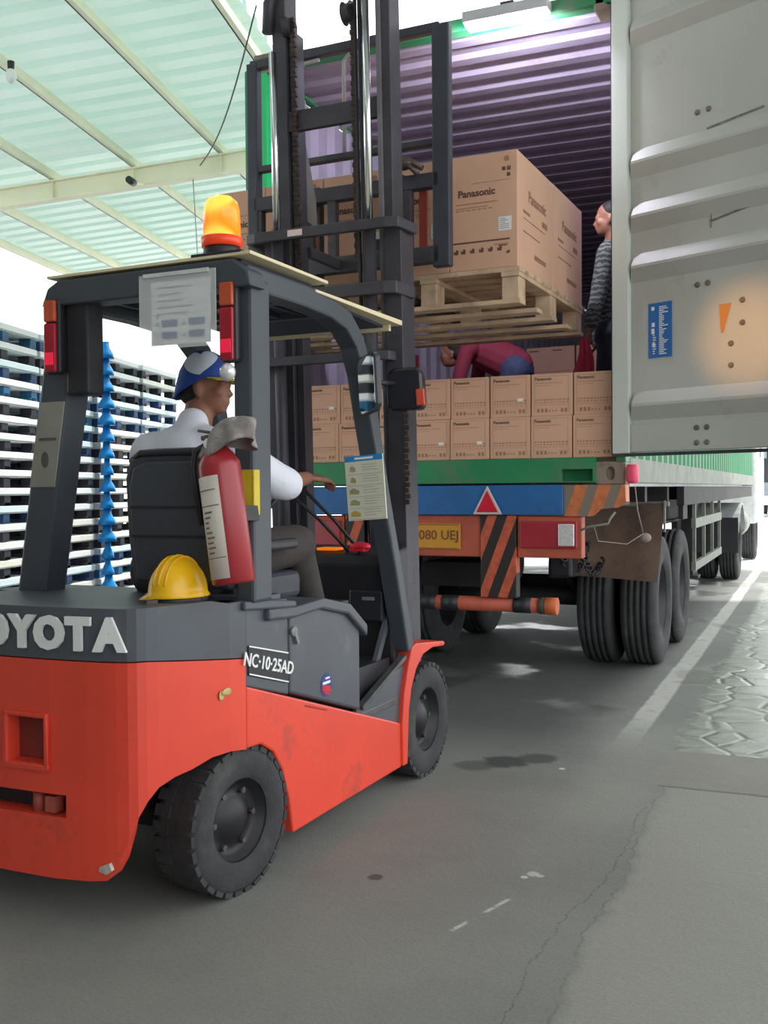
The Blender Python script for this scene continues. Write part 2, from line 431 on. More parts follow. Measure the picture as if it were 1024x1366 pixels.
# ------------------------------------------------------------------ wires and small fittings under the shed roof
def K(u, s_, z): return KF @ Vector((u, s_, z))
wire = M('wire', (60, 60, 62), .6)
mb = MB(); a = K(-2.75, 9.4, RH(-2.75)); b = K(-4.45, 12.6, 5.5)
mb.tube([a.lerp(b, k/10)+Vector((0, 0, -.25*sin(pi*k/10))) for k in range(11)], .008, 6); 
tag(ob('hanging_cable', mb, wire), 'thin dark cable slanting across the pale green shed roof', 'cable')
mb = MB(); a = K(-4.6, 12.75, RH(-4.6)-.35); b = K(-5.0, 14.2, 3.4)
mb.tube([a.lerp(b, k/6) for k in range(7)], .007, 6)
tag(ob('drop_wire', mb, M('pale_wire', (150, 150, 150), .6)), 'faint pale wire dropping below the cream roof beam', 'cable')
f = thing('security_camera', 'small dark fitting hanging from the cream roof beam', 'camera', (-5.25, 12.4, RH(-5.25)-.43), KF)
mb = MB(); mb.lathe([(-.08, .045), (.06, .05), (.07, .03)], (-5.25, 12.3, RH(-5.25)-.42), 'y', 16); ob('housing', mb, black, f, KF)
mb = MB(); mb.bar((-5.25, 12.45, RH(-5.25)-.40), (-5.25, 12.7, RH(-5.25)-.34), .03); ob('bracket', mb, steel, f, KF)
f = thing('bulb_lamp', 'white bulb lamp fixed below a roof purlin at the left', 'lamp', (-5.27, 9.45, RH(-5.3)-.32), KF)
mb = MB(); mb.ell((-5.27, 9.45, RH(-5.3)-.22), (.055, .055, .075)); ob('bulb', mb, white, f, KF)
mb = MB(); mb.lathe([(0, .03), (.09, .035)], (-5.27, 9.45, RH(-5.3)-.17), 'z', 14); ob('socket', mb, black, f, KF)
# ------------------------------------------------------------------ stacks of pallets under the shed
ORD = ['topmost', 'second', 'third', 'fourth', 'fifth', 'sixth', 'seventh', 'eighth', 'ninth', 'tenth', 'eleventh', 'twelfth', 'thirteenth', 'fourteenth', 'fifteenth', 'sixteenth', 'seventeenth', 'lowest']
pw = [M('pallet_white', (246, 248, 250), .45, 0, .02), M('pallet_white_cool', (226, 242, 250), .45, 0, .03), M('pallet_white_worn', (240, 238, 230), .5, 0, .04, dirt=(170, 160, 150), dirt_amt=.2)]
pbl = [M('pallet_core_blue', (30, 62, 104), .6, 0, .3), M('pallet_core_dark', (44, 44, 54), .7, 0, .2), M('pallet_core_teal', (30, 96, 136), .6, 0, .2)]
def pallet_meshes(dm, bm_):
    root = empty('stacking_pallet', (0, 0, 0))
    d = MB()
    d.box(-.56, .56, -.535, .535, .095, .15); d.box(-.55, .55, -.53, .53, .085, .095)
    de = ob('deck', d, dm, root, bev=.004, seg=1)
    kids = [(de, [])]
    b = MB()
    for y in (-.45, 0, .45): b.box(-.545, .545, y-.045, y+.045, 0, .025)
    for x in (-.49, 0, .49):
        for y in (-.47, 0, .47): b.box(x-.055, x+.055, y-.05, y+.05, .0, .085)
    kids.append((ob('foot_blocks', b, bm_, root), []))
    return root, kids
protos = [pallet_meshes(pw[0], pbl[1]), pallet_meshes(pw[1], pbl[0]), pallet_meshes(pw[2], pbl[1]), pallet_meshes(pw[0], pbl[2])]
used = set()
STK = [(5.86, 'outer stack reflected in the mirror'), (6.98, 'near stack reflected in the mirror'), (8.10, 'leftmost stack'), (9.22, 'stack left of the blue caps'), (10.42, 'stack right of the blue caps'), (11.55, 'farthest stack near the driver')]
for si, (sc_, nm) in enumerate(STK):
    for k in range(18):
        i = random.choice([0, 0, 0, 2, 1, 2] if 4 < k < 12 else [0, 0, 1, 1, 3, 2])
        root, kids = protos[i]
        q = K(-5.16+random.uniform(-.015, .015), sc_+random.uniform(-.012, .012), k*.155)
        lab = 'white dark-footed pallet, %s from the top of the %s' % (ORD[17-k], nm) if 0 < k < 17 else ('white pallet on top of the %s' % nm if k == 17 else 'white pallet at the bottom of the %s' % nm)
        rz = R(13.6)+random.uniform(-.008, .008)
        if i in used: dup(root, kids, q, rz, lab, 'pallets in the ' + nm)
        else:
            used.add(i); root.matrix_world = Matrix.Translation(q) @ Matrix.Rotation(rz, 4, 'Z'); root['label'] = lab; root['group'] = 'pallets in the '+nm
            root['category'] = 'pallet'
for o in bpy.data.objects:
    if o.name.startswith('stacking_pallet'): o['category'] = 'pallet'
bluecap = M('bright_blue_plastic', (0, 138, 222), .35, 0, .06)
cap0 = None
for k in range(17):
    w0 = random.uniform(.062, .092)
    q = K(-4.50+random.uniform(-.006, .006), 9.84+random.uniform(-.01, .012), k*.169)
    lab = 'bright blue flared cap, %s of the column between the pallet stacks' % (ORD[16-k] if 0 < 16-k < 16 else ('topmost' if k == 16 else 'lowest'))
    if cap0 is None:
        mb = MB(); mb.lathe([(0, .075), (.05, .066), (.11, .036), (.169, .03)], (0, 0, 0), 'z', 14)
        cap0 = ob('blue_cap', mb, bluecap); cap0['category'] = 'cap'; c = cap0
    else:
        c = cap0.copy(); S.collection.objects.link(c)
    c.matrix_world = Matrix.Translation(q) @ Matrix.Rotation(k*.7, 4, 'Z') @ Matrix.Diagonal((w0*14, w0*14, 1, 1))
    c['label'] = lab; c['group'] = 'blue caps stacked in a column'

# ------------------------------------------------------------------ shipping container on the trailer
CX0, CX1, CY0, CY1, CZ0, CZ1 = -3.48, -1.04, 6.0, 18.2, 1.38, 4.22
cn = thing('shipping_container', 'open green shipping container loaded on the trailer behind the forklift', 'container', (-2.26, 12.1, CZ0))
def corrugated(a, b, n_axis, z0, z1, off, depth, pitch, th=.012):
    """corrugated wall running along y at x=off, ribs vertical"""
    prof = []; t = a
    while t < b-.01:
        for dt, d in ((0, 0), (pitch*.28, 0), (pitch*.5, depth), (pitch*.78, depth)):
            if t+dt < b: prof.append((t+dt, d))
        t += pitch
    prof.append((b, 0))
    return prof
mb = MB()
for x0, sgn in ((CX0+.012, 1), (CX1-.012, -1)):
    pr = corrugated(CY0+.16, CY1-.16, 'y', 0, 0, x0, .036, .278)
    vs = []
    for t, d in pr: vs += [(x0+sgn*d, t, CZ0+.14), (x0+sgn*d, t, CZ1-.06)]
    n = len(pr); vs += [(v[0]+sgn*.004, v[1], v[2]) for v in vs]
    fs = [(2*i, 2*i+1, 2*i+3, 2*i+2) for i in range(n-1)]
    k0 = len(mb.v); mb.add(vs[:2*n], fs); 
    mb.m = 1; mb.add(vs[2*n:], fs); mb.m = 0
ob('side_wall', mb, [green, inner], cn)
mb = MB(); t = CY0+.1; vs = []; pr = []
while t < CY1-.1: pr += [(t, 0), (t+.09, 0), (t+.13, -.022), (t+.22, -.022)]; t += .27
for t, d in pr: vs += [(CX0+.04, t, CZ1-.01+d), (CX1-.04, t, CZ1-.01+d)]
fs = [(2*i, 2*i+1, 2*i+3, 2*i+2) for i in range(len(pr)-1)]
mb.add(vs, fs); mb.m = 1; mb.add([(v[0], v[1], v[2]-.004) for v in vs], fs)
ob('roof_panel', mb, [green, inner], cn)
mb = MB(); vs = []; pr = []; t = CX0+.1
while t < CX1-.1: pr += [(t, 0), (t+.07, 0), (t+.12, .04), (t+.19, .04)]; t += .25
for t, d in pr: vs += [(t, CY1-.1+d, CZ0+.14), (t, CY1-.1+d, CZ1-.06)]
mb.add(vs, [(2*i, 2*i+1, 2*i+3, 2*i+2) for i in range(len(pr)-1)]); ob('front_wall', mb, inner, cn)
mb = MB(); mb.box(CX0+.04, CX1-.04, CY0+.06, CY1-.1, CZ0+.12, CZ0+.15); ob('floor_boards', mb, ply, cn)
for x0, x1 in ((CX0, CX0+.06), (CX1-.06, CX1)):
    mb = MB(); mb.box(x0, x1, CY0+.16, CY1-.16, CZ0+.0, CZ0+.15); ob('bottom_rail', mb, railm, cn, bev=.006)
    mb = MB(); mb.box(x0, x1, CY0+.16, CY1-.16, CZ1-.045, CZ1-.005); ob('top_rail', mb, green, cn, bev=.006)
for x0, x1, mm in ((CX0, CX0+.10, green_lit), (CX1-.055, CX1, green)):
    mb = MB(); mb.box(x0, x1, CY0, CY0+.14, CZ0+.12, CZ1-.1); ob('corner_post', mb, mm, cn, bev=.006)
mb = MB(); mb.box(CX0+.1, CX1-.055, CY0, CY0+.10, CZ1-.075, CZ1-.0); o = ob('door_header', mb, green, cn, bev=.006)
mb = MB(); mb.box(CX0+.17, CX1-.17, CY0, CY0+.12, CZ0+.005, CZ0+.15); sill = ob('door_sill', mb, green, cn, bev=.005)
c = MB(); c.box(-1.415, -1.232, CY0-.1, CY0+.10, CZ0+.012, CZ0+.082); carve(sill, c)
for yy in (CY0, CY1-.17):
    for x0 in (CX0, CX1-.178):
        for z0 in (CZ0-.01, CZ1-.11):
            mb = MB(); mb.box(x0, x0+.178, yy, yy+.165, z0, z0+.135)
            o = ob('corner_casting', mb, M('casting_grey', (134, 120, 108), .65, .1, .15, 6, dirt=(96, 76, 66), dirt_amt=.5), cn, bev=.012)
            if yy == CY0:
                c = MB(); c.lathe([(-.05, .030), (.04, .030)], (x0+.089, yy, z0+.066), 'y', 20, T=Matrix.Diagonal((.8, 1, 1.25, 1))); carve(o, c)
# the right door leaf, swung out past its hinge; u runs along the leaf
dd = Vector((.911, -.412, 0)).normalized(); dn = Vector((-.412, -.911, 0)).normalized()   # dn points to the viewer's side
DF = Matrix((( dd.x, -dn.x, 0, -1.07), (dd.y, -dn.y, 0, 5.93), (0, 0, 1, 0), (0, 0, 0, 1)))    # local: x = u, y = away from viewer, z
def rib(zc): return [(zc-.10, 0), (zc-.02, -.038), (zc+.02, -.038), (zc+.10, 0)]
ribs = sorted([1.815, 2.60, 2.89, 3.19, 3.93])
pr = [(1.70, 0)]
RBW = {1.815: .085}
for zc in (1.815, 2.585, 2.865, 3.165, 3.90):
    pr += [(zc-.085, 0), (zc-.01, -.040), (zc+.005, -.040), (zc+.075, 0)]
pr += [(4.10, 0)]
mb = MB()
nz = len(pr)
cols = [.085, .115, 1.06, 1.09]; vs = []
for j, u in enumerate(cols):
    for (z, d) in pr: vs.append((u, d*(0 if j in (0, 3) else 1), z))
fs = []
for j in range(3):
    for i in range(nz-1): fs.append((j*nz+i, j*nz+i+1, (j+1)*nz+i+1, (j+1)*nz+i))
mb.add(vs, fs, False)
mb.add([(v[0], v[1]+.006, v[2]) for v in vs], fs, False)
door = ob('door_panel', mb, doorm, cn, DF, label='pale grey ribbed right door leaf swung wide open')
mb = MB(); mb.box(-.022, .088, -.028, .03, 1.545, 4.16); ob('door_edge_frame', mb, doorrim, door, DF, bev=.006)
mb = MB(); mb.box(1.08, 1.17, -.028, .03, 1.545, 4.16); ob('door_edge_frame', mb, doorrim, door, DF, bev=.006)
mb = MB(); mb.box(.088, 1.08, -.012, .03, 1.55, 1.705); ob('door_rail', mb, doorm, door, DF, bev=.004)
mb = MB(); mb.box(.088, 1.08, -.012, .03, 4.08, 4.16); ob('door_rail', mb, doorm, door, DF, bev=.004)
mb = MB(); mb.box(-.03, 1.175, -.02, .02, 1.528, 1.546); ob('door_gasket', mb, black, door, DF)
mb = MB(); mb.box(-.035, -.022, -.015, .02, 1.545, 4.16); ob('door_gasket', mb, black, door, DF)
bolt = M('door_bolt', (112, 104, 92), .5, .4, .2)
for u, z in ((.505, 3.345), (.571, 3.347), (.505, 2.432), (.565, 2.434), (.762, 2.316), (.762, 2.2), (.698, 2.099), (.698, 1.986), (.505, 1.67), (.565, 1.67), (.505, 1.59), (.565, 1.59), (.9, 2.9)):
    mb = MB(); yb = -.012 if z < 1.7 else 0; mb.lathe([(yb-.010, .009), (yb-.007, .014), (yb+.002, .016)], (u, 0, z), 'y', 12); ob('bolt', mb, bolt, door, DF)
mb = MB(); mb.box(.203, .350, -.004, -.001, 2.068, 2.37)
lb = ob('blue_label', mb, M('label_blue', (30, 104, 176), .5, 0, .06, 9), door, DF, label='blue sticker with white upright lettering')
mb = MB()
for k, (u, a, b) in enumerate([(.232, 2.20, 2.23), (.236, 2.13, 2.15), (.234, 2.24, 2.262), (.232, 2.33, 2.35)]): mb.box(u-.008, u+.010, -.006, -.0045, a, b)
ob('lettering', mb, white, lb, DF); mb = MB()
for k in range(26):
    z = 2.085+k*.0103; h = random.choice([.03, .045, .055, .02]); mb.box(.272, .272+h, -.006, -.0045, z, z+.0052)
for k in range(10):
    z = 2.09+k*.0125; mb.box(.232, .232+random.choice([.012, .02]), -.006, -.0045, z, z+.005)
ob('lettering', mb, white, lb, DF)
mb = MB()
scr = M('scuff', (112, 112, 104), .7, 0, .3, 30)
for a, b in (((.56, 3.245), (.88, 3.275)), ((.58, 2.755), (.86, 2.80)), ((.585, 2.72), (.592, 2.86))):
    mb = MB(); mb.bar((a[0], -.0015, a[1]), (b[0], -.0015, b[1]), .002, .012, up=(0, 0, 1)); ob('scuff_mark', mb, scr, door, DF)
mb = MB(); mb.add([(.63, -.0018, 2.31), (.70, -.0018, 2.31), (.655, -.0018, 2.16), (.64, -.0018, 2.16)], [(0, 1, 2, 3)])
ob('rust_mark', mb, M('rust', (196, 132, 66), .8, 0, .1), door, DF)
# left leaf folded round against the container's left side
mb = MB(); mb.box(CX0-.08, CX0-.035, CY0+.02, CY0+1.17, CZ0+.15, CZ1-.06)
ob('door_panel', mb, green, cn, bev=.006, label='green left door leaf folded back along the side')
# locking hinge lugs
for z in (1.62, 2.3, 3.1, 3.9):
    mb = MB(); mb.lathe([(-.05, .018), (.05, .018)], (-1.03, CY0-.03, z), 'z', 12); ob('hinge', mb, railm, cn)

fl = thing('glare_lamp', 'added wide white light on the container header standing in for lens glare', 'lamp', (-1.72, 5.90, 4.10))  # added light source standing in for lens glare at the header
mb = MB(); mb.box(-1.98, -1.46, 5.88, 5.99, 4.135, 4.20); ob('housing', mb, M('lamp_housing', (190, 190, 196), .4, .2), fl, bev=.008)
mb = MB(); mb.box(-1.965, -1.475, 5.890, 5.985, 4.112, 4.136); ob('lens', mb, M('glare_emitter', (240, 234, 255), .3, 0, 0, emit=30), fl, bev=.004)
mb = MB(); mb.box(-1.76, -1.68, 5.94, 5.998, 4.20, 4.24); ob('bracket', mb, mastm, fl)
lamp('glare_lamp_light', 'AREA', (-1.72, 5.94, 4.10), 85, (.88, .84, 1.0), aim=(-1.85, 7.2, 3.55), shape='RECTANGLE', size=.48, size_y=.09)  # added fill that brightens the container ceiling and walls

# ------------------------------------------------------------------ trailer under the container
tl = thing('semi_trailer', 'flatbed semi-trailer with blue bumper and striped corners carrying the container', 'trailer', (-2.26, 12, 0))
mb = MB(); mb.box(-3.40, -1.07, 6.02, 6.30, 1.25, 1.372); ob('end_member', mb, chass, tl)
for x in (-2.75, -1.77):
    mb = MB(); mb.box(x-.07, x+.07, 6.15, 18.3, 1.32, 1.36); mb.box(x-.07, x+.07, 6.15, 18.3, .92, .95); mb.box(x-.008, x+.008, 6.15, 18.3, .93, 1.34)
    ob('main_beam', mb, chass, tl)
for y in [6.3+1.15*i for i in range(11)]:
    mb = MB(); mb.box(-3.35, -1.15, y-.05, y+.05, 1.24, 1.36); ob('cross_member', mb, chass, tl)
for x0, x1 in ((-3.40, -3.34), (-1.12, -1.06)):
    mb = MB(); mb.box(x0, x1, 8.9, 18.0, 1.2, 1.36); ob('side_rail', mb, chass, tl)
mb = MB(); mb.box(-3.14, -1.40, 5.97, 6.10, 1.192, 1.372); ob('rear_bumper', mb, blue, tl, bev=.006)
st1 = stripes('bumper_stripes', (206, 118, 72), (122, 112, 100), 0, -.35, .135, .45, phase=.1)
for s in (1, -1):
    f = lambda x: x if s > 0 else -4.52-x
    mb = MB(); mb.prism([(f(-1.40), 1.370), (f(-1.04), 1.370), (f(-1.035), 1.27), (f(-1.10), 1.235), (f(-1.20), 1.225), (f(-1.245), 1.185), (f(-1.40), 1.185)], 'y', 5.98, 6.10)
    ob('bumper_end', mb, st1, tl, bev=.003, label='orange and grey striped bumper end')
mb = MB(); mb.box(-2.62, -1.915, 6.0, 6.06, .935, 1.19); ob('centre_panel', mb, orred, tl, bev=.006)
mb = MB(); mb.box(-2.44, -2.045, 5.99, 6.0, .978, 1.138); np_ = ob('number_plate', mb, M('plate_yellow', (198, 142, 48), .5, 0, .05), tl, bev=.003)
mb = MB(); mb.text('B 9080 UEJ', .082, face_rear(-2.242, 5.989, 1.064), .001, .001); 
mb.box(-2.43, -2.055, 5.9885, 5.99, .982, .987); mb.box(-2.43, -2.055, 5.9885, 5.99, 1.128, 1.133)
ob('plate_characters', mb, M('plate_ink', (120, 70, 34), .6), np_)
st2 = stripes('post_stripes', (196, 92, 62), (40, 36, 36), 0, -.38, .125, .52)
for x0 in (-1.915, -2.825):
    mb = MB(); mb.box(x0, x0+.225, 5.985, 6.07, .69, 1.19); ob('bumper_post', mb, st2, tl, bev=.004, label='orange and black striped upright')
for x0, side in ((-1.685, 1), (-3.225, -1)):
    mb = MB(); mb.box(x0, x0+.39, 5.995, 6.09, .935, 1.185); hs = ob('tail_light_box', mb, orred, tl, bev=.006)
    a, b = x0+.02, x0+.365
    mb = MB(); mb.box(a, b, 5.975, 5.998, .995, 1.155); h2 = ob('tail_light', mb, dullred, hs, bev=.006)
    mb = MB(); q0, q1 = (b-.11, b-.015) if side > 0 else (a+.015, a+.11)
    mb.box(q0, q1, 5.966, 5.98, 1.01, 1.14); ob('reversing_lens', mb, clear, hs, bev=.004)
mb = MB(); mb.tube([(-2.95, 6.03, .645), (-1.56, 6.03, .645)], .045, 18); ob('underrun_bar', mb, orred, tl)
for x in (-2.42, -2.27, -2.12, -1.66, -2.7):
    mb = MB(); mb.tube([(x-.055, 6.03, .645), (x+.055, 6.03, .645)], .048, 18); ob('black_band', mb, black, tl)
for x, s in ((-1.48, 1), (-3.04, -1)):
    mb = MB(); mb.tube([(x-.08*s, 6.03, .645), (x-.04*s, 6.03, .645)], .050, 18); ob('bar_end', mb, M('rubber_end', (70, 66, 60), .7), tl)
    mb = MB(); mb.tube([(x-.04*s, 6.03, .645), (x+.03*s, 6.03, .645)], .052, 18); ob('bar_end', mb, M('orange_paint', (196, 100, 50), .6, 0, .1), tl)
mb = MB(); mb.prism([(-1.955, 1.195), (-1.768, 1.195), (-1.8615, 1.372)], 'y', 5.955, 5.968); tr = ob('warning_triangle', mb, M('triangle_border', (206, 196, 190), .5), tl, bev=.008, label='red triangle reflector with pale border')
mb = MB(); mb.prism([(-1.930, 1.210), (-1.793, 1.210), (-1.8615, 1.342)], 'y', 5.950, 5.956); ob('reflector', mb, M('triangle_red', (206, 30, 56), .35), tr, bev=.003)
# mud flaps, slightly curled, hung ahead of the duals
for x0, x1 in ((-1.60, -1.01), (-3.5, -2.92)):
    mb = MB(); vs = []; nx, nz_ = 8, 8
    for i in range(nx+1):
        for j in range(nz_+1):
            u = i/nx; v = j/nz_; z = .70+v*.54+ (.03*(1-v))*(1-u)
            vs.append((x0+(x1-x0)*u-(1-v)*.03*(u), 7.36-.13*(1-v)**1.6+.02*sin(u*5), z))
    fs = [(i*(nz_+1)+j, i*(nz_+1)+j+1, (i+1)*(nz_+1)+j+1, (i+1)*(nz_+1)+j) for i in range(nx) for j in range(nz_)]
    k = len(vs); vs += [(v[0], v[1]+.012, v[2]) for v in vs]
    mb.add(vs, fs+[tuple(k+i for i in f) for f in fs], True)
    ob('mud_flap', mb, rubflap, tl)
    mb = MB(); mb.box(x0-.02, x1+.03, 7.355, 7.40, 1.22, 1.25); ob('flap_bracket', mb, railm, tl)
    if x0 > -2: 
        mb = MB(); mb.box(x1-.002, x1+.010, 7.33, 7.36, 1.04, 1.26); ob('flap_bracket', mb, railm, tl)
# wheels
def tyre_prof(r, wd, groove=True):
    h = wd/2; p = [(-h*.8, r*.56), (-h*.96, r*.62), (-h, r*.74), (-h*.97, r*.88), (-h*.86, r*.965), (-h*.72, r*.99)]
    if groove:
        for a in (-.5, -.17, .17, .5):
            p += [(h*(a-.07), r), (h*(a-.055), r-.014), (h*(a+.055), r-.014), (h*(a+.07), r)]
    p += [(h*.72, r*.99), (h*.86, r*.965), (h*.97, r*.88), (h, r*.74), (h*.96, r*.62), (h*.8, r*.56)]
    return p
def truck_wheel(parent, x, y, r, wd, side, deep=False):
    mb = MB(); mb.lathe(tyre_prof(r, wd), (x, y, r), 'x', 44, caps=False)
    t = ob('wheel', mb, rubber, parent)
    mb = MB(); s = side; h = wd/2
    mb.lathe([(s*h*.82, r*.57), (s*h*.70, r*.55), (s*h*.55, r*.50), (-s*h*.1, r*.42), (-s*h*.1, r*.24), (s*h*.3, r*.20), (s*h*.35, .0)], (x, y, r), 'x', 32, caps=False)
    rim = ob('rim', mb, rimm, t)
    return t
for y in (8.05, 9.25):
    for x, s in ((-1.235, 1), (-1.555, -1), (-3.285, -1), (-2.965, 1)): truck_wheel(tl, x, y, .495, .27, s)
    mb = MB(); mb.tube([(-3.3, y, .495), (-1.25, y, .495)], .07, 14); ob('axle', mb, chass, tl)
for x in (-2.75, -1.77):
    mb = MB()
    for k, l in enumerate((.62, .5, .4, .3)):
        mb.tube([(x, 8.05-l, .72-k*.03+.05), (x, 8.05, .60-k*.03+.02), (x, 8.05+l, .72-k*.03+.05)], .03, 8)
        mb.tube([(x, 9.25-l, .72-k*.03+.05), (x, 9.25, .60-k*.03+.02), (x, 9.25+l, .72-k*.03+.05)], .03, 8)
    mb.box(x-.05, x+.05, 7.3, 7.42, .7, .93); mb.box(x-.05, x+.05, 8.6, 8.7, .65, .93); mb.box(x-.05, x+.05, 9.85, 9.97, .7, .93)
    ob('leaf_spring', mb, chass, tl)
# coiled air hoses and tanks
for x, dy in ((-1.62, 0), (-1.50, .1)):
    pts = [(x+.03*cos(k*1.1), 6.62+dy+.03*sin(k*1.1), .98-.28*sin(pi*k/90)) if 0 else (x+.09*(k/90)+.020*cos(k*.9), 6.8+dy+.5*(k/90), .76+.22*(2*k/90-1)**2+.020*sin(k*.9)) for k in range(91)]
    mb = MB(); mb.tube(pts, .008, 6); ob('coiled_hose', mb, black, tl)
mb = MB(); mb.tube([(-2.6, 7.0, .84), (-1.95, 7.0, .84)], .12, 18); ob('air_tank', mb, chass, tl)
mb = MB(); mb.box(-2.5, -2.0, 6.5, 6.9, .70, .86); ob('spare_carrier', mb, chass, tl)
mb = MB(); mb.box(-1.72, -1.56, 6.9, 7.1, .74, .98); ob('brake_chamber', mb, black, tl, bev=.02)
# side guard between the axles
for x in (-1.10, -3.42):
    mb = MB(); mb.box(x-.02, x+.02, 9.95, 12.65, .97, 1.06); mb.box(x-.02, x+.02, 9.95, 12.65, .57, .65)
    for y in (10.0, 10.85, 11.7, 12.55): mb.box(x-.015, x+.015, y-.025, y+.025, .6, 1.25)
    ob('side_guard', mb, railm, tl)
mb = MB(); mb.box(-1.14, -1.065, 13.9, 14.6, 1.22, 1.345); ob('side_marker_board', mb, M('marker_dull_red', (140, 78, 74), .5), tl, bev=.004)
for x in (-2.9, -1.55):
    mb = MB(); mb.box(x-.07, x+.07, 13.3, 13.44, .25, 1.25); mb.box(x-.14, x+.14, 13.22, 13.52, .22, .25); ob('landing_leg', mb, chass, tl)
for x in (-1.1, -3.4):
    mb = MB(); mb.box(x-.02, x+.02, 9.0, 9.3, 1.08, 1.22); ob('bracket', mb, chass, tl)
# wire hooks hanging at the corner
mb = MB(); mb.tube([(-1.10, 5.99, 1.21), (-1.125, 5.96, 1.17), (-1.13, 5.95, 1.145), (-1.25, 5.94, 1.125), (-1.29, 5.94, 1.105)], .007, 8)
ob('bent_handle', mb, railm, tl)
mb = MB(); mb.tube([(-1.0, 6.08, 1.36), (-.99, 6.10, 1.22), (-.965, 6.15, 1.08)], .0035, 8); mb.tube([(-.965, 6.15, 1.08), (-1.05, 6.1, 1.02), (-1.2, 6.0, 1.04), (-1.22, 5.98, 1.13)], .003, 8)
hk = ob('hanging_cord', mb, M('cord_grey', (150, 140, 132), .8), tl)
mb = MB(); mb.ell((-.955, 6.17, 1.055), (.034, .03, .028)); ob('cord_knot', mb, M('cord_grey', (150, 140, 132), .8), hk)
mb = MB(); mb.lathe([(0, .026), (.02, .036), (.09, .037), (.11, .028)], (-1.0, 5.985, 1.375), 'z', 12)
ob('side_lamp', mb, M('pink_plastic', (236, 78, 110), .4), tl, label='bright pink cover at the corner')

# tractor unit at the far end
tk = thing('tractor_unit', 'tractor truck coupled to the far front end of the trailer', 'truck', (-2.26, 18.5, 0))
for x in (-2.65, -1.87):
    mb = MB(); mb.box(x-.04, x+.04, 14.6, 22, .75, 1.0); ob('frame_rail', mb, chass, tk)
for y in (15.9,):
    for x, s in ((-1.235, 1), (-1.555, -1), (-3.285, -1), (-2.965, 1)): truck_wheel(tk, x, y, .50, .27, s)
for x, s in ((-1.25, 1), (-3.27, -1)): truck_wheel(tk, x, 20.4, .50, .27, s)
for x in (-1.37, -3.15):
    mb = MB(); pts = [(15.9-.62*cos(a), .5+.60*sin(a)) for a in [R(20+14*k) for k in range(11)]]
    n = len(pts); vs = [(x-.3, a, b) for a, b in pts]+[(x+.3, a, b) for a, b in pts]+[(x-.3, a, b+.02) for a, b in pts]+[(x+.3, a, b+.02) for a, b in pts]
    fs = []
    for i in range(n-1): fs += [(i, i+1, n+i+1, n+i), (2*n+i, 2*n+i+1, 3*n+i+1, 3*n+i), (i, i+1, 2*n+i+1, 2*n+i), (n+i, n+i+1, 3*n+i+1, 3*n+i)]
    mb.add(vs, fs); ob('mudguard', mb, M('mudguard_grey', (170, 176, 176), .4), tk)
    mb = MB(); mb.box(x-.29, x+.29, 15.24, 15.25, .42, .92); ob('mud_flap', mb, black, tk)
mb = MB(); mb.prism([(19.3, .7), (21.6, .7), (21.65, 1.8), (21.45, 2.9), (19.3, 2.9)], 'x', -3.45, -1.05); cab = ob('cab', mb, M('cab_white', (214, 218, 216), .4), tk, bev=.05)
for x in (-1.049, -3.461):
    mb = MB(); mb.box(x, x+.01, 20.2, 21.2, 1.9, 2.6); ob('side_window', mb, M('dark_glass', (30, 36, 42), .1), cab)
mb = MB(); mb.box(-.98, -.90, 21.3, 21.45, 1.9, 2.4); mb.bar((-1.05, 21.35, 2.3), (-.93, 21.38, 2.3), .02); ob('wing_mirror', mb, black, cab)
mb = MB(); mb.tube([(-1.4, 17.6, .75), (-1.4, 18.9, .75)], .26, 20); ob('fuel_tank', mb, railm, tk)

# vehicle parked far off in the light
fv = thing('parked_truck', 'grey truck parked far away in the bright daylight', 'truck', (-1.6, 50, 0))
vb = M('far_truck_grey', (112, 122, 134), .4)
mb = MB(); mb.box(-2.75, -.35, 48.2, 56, .75, 2.95); cb = ob('body', mb, vb, fv, bev=.1)
mb = MB(); mb.box(-2.6, -.5, 48.17, 48.2, 1.55, 2.6); ob('windscreen', mb, M('dark_glass', (30, 36, 42), .1), cb)
mb = MB(); mb.box(-2.7, -.4, 48.12, 48.2, .55, .95); ob('bumper', mb, white, cb, bev=.03)
for x, s in ((-2.6, -1), (-.5, 1)):
    truck_wheel(fv, x, 49.3, .48, .28, s); truck_wheel(fv, x, 54.5, .48, .28, s)
# ------------------------------------------------------------------ cartons
CW, CH, CDp, CP = .250, .2535, .30, .2565
ct = empty('carton', (0, 0, 0))
mb = MB(); mb.box(-CW/2, CW/2, 0, CDp, 0, CH); cbx = ob('box', mb, kraft, ct, bev=.004)
mb = MB(); y = -.0012
mb.text('Panasonic', .026, face_rear(-.052, y, .222), .0004, .0006); 
cpt = ob('print', mb, ink, ct)
mb = MB()
mb.box(-.106, .104, y, y+.0008, .234+.004, .2395); mb.box(-.108, -.1065, y, y+.0008, .02, .239); mb.box(.100, .1015, y, y+.0008, .02, .239)
mb.box(-.1, .06, y, y+.0008, .196, .199); mb.box(-.1, -.01, y, y+.0008, .182, .184)
x = -.1
while x < .09:
    wd_ = random.uniform(.008, .02); mb.box(x, x+wd_, y, y+.0008, .093, .101); mb.box(x, x+wd_*.8, y, y+.0008, .078, .084); x += wd_+.007
mb.box(-.1, .09, y, y+.0008, .066, .0675)
for x in (-.09, -.066, -.042, .055, .078): mb.box(x, x+.014, y, y+.0008, .022, .044)
for x in (-.02, .0, .02): mb.box(x, x+.01, y, y+.0008, .026, .034)
cpf = ob('faint_print', mb, ink2, ct)
ckids = [(cbx, []), (cpt, []), (cpf, [])]
mb = MB(); mb.box(.048, .082, -.0022, -.0010, .094, .112); clab = ob('address_label', mb, white, ct, label='small white sticker'); 
PL = ['first', 'second', 'third', 'fourth', 'fifth', 'sixth', 'seventh', 'eighth']
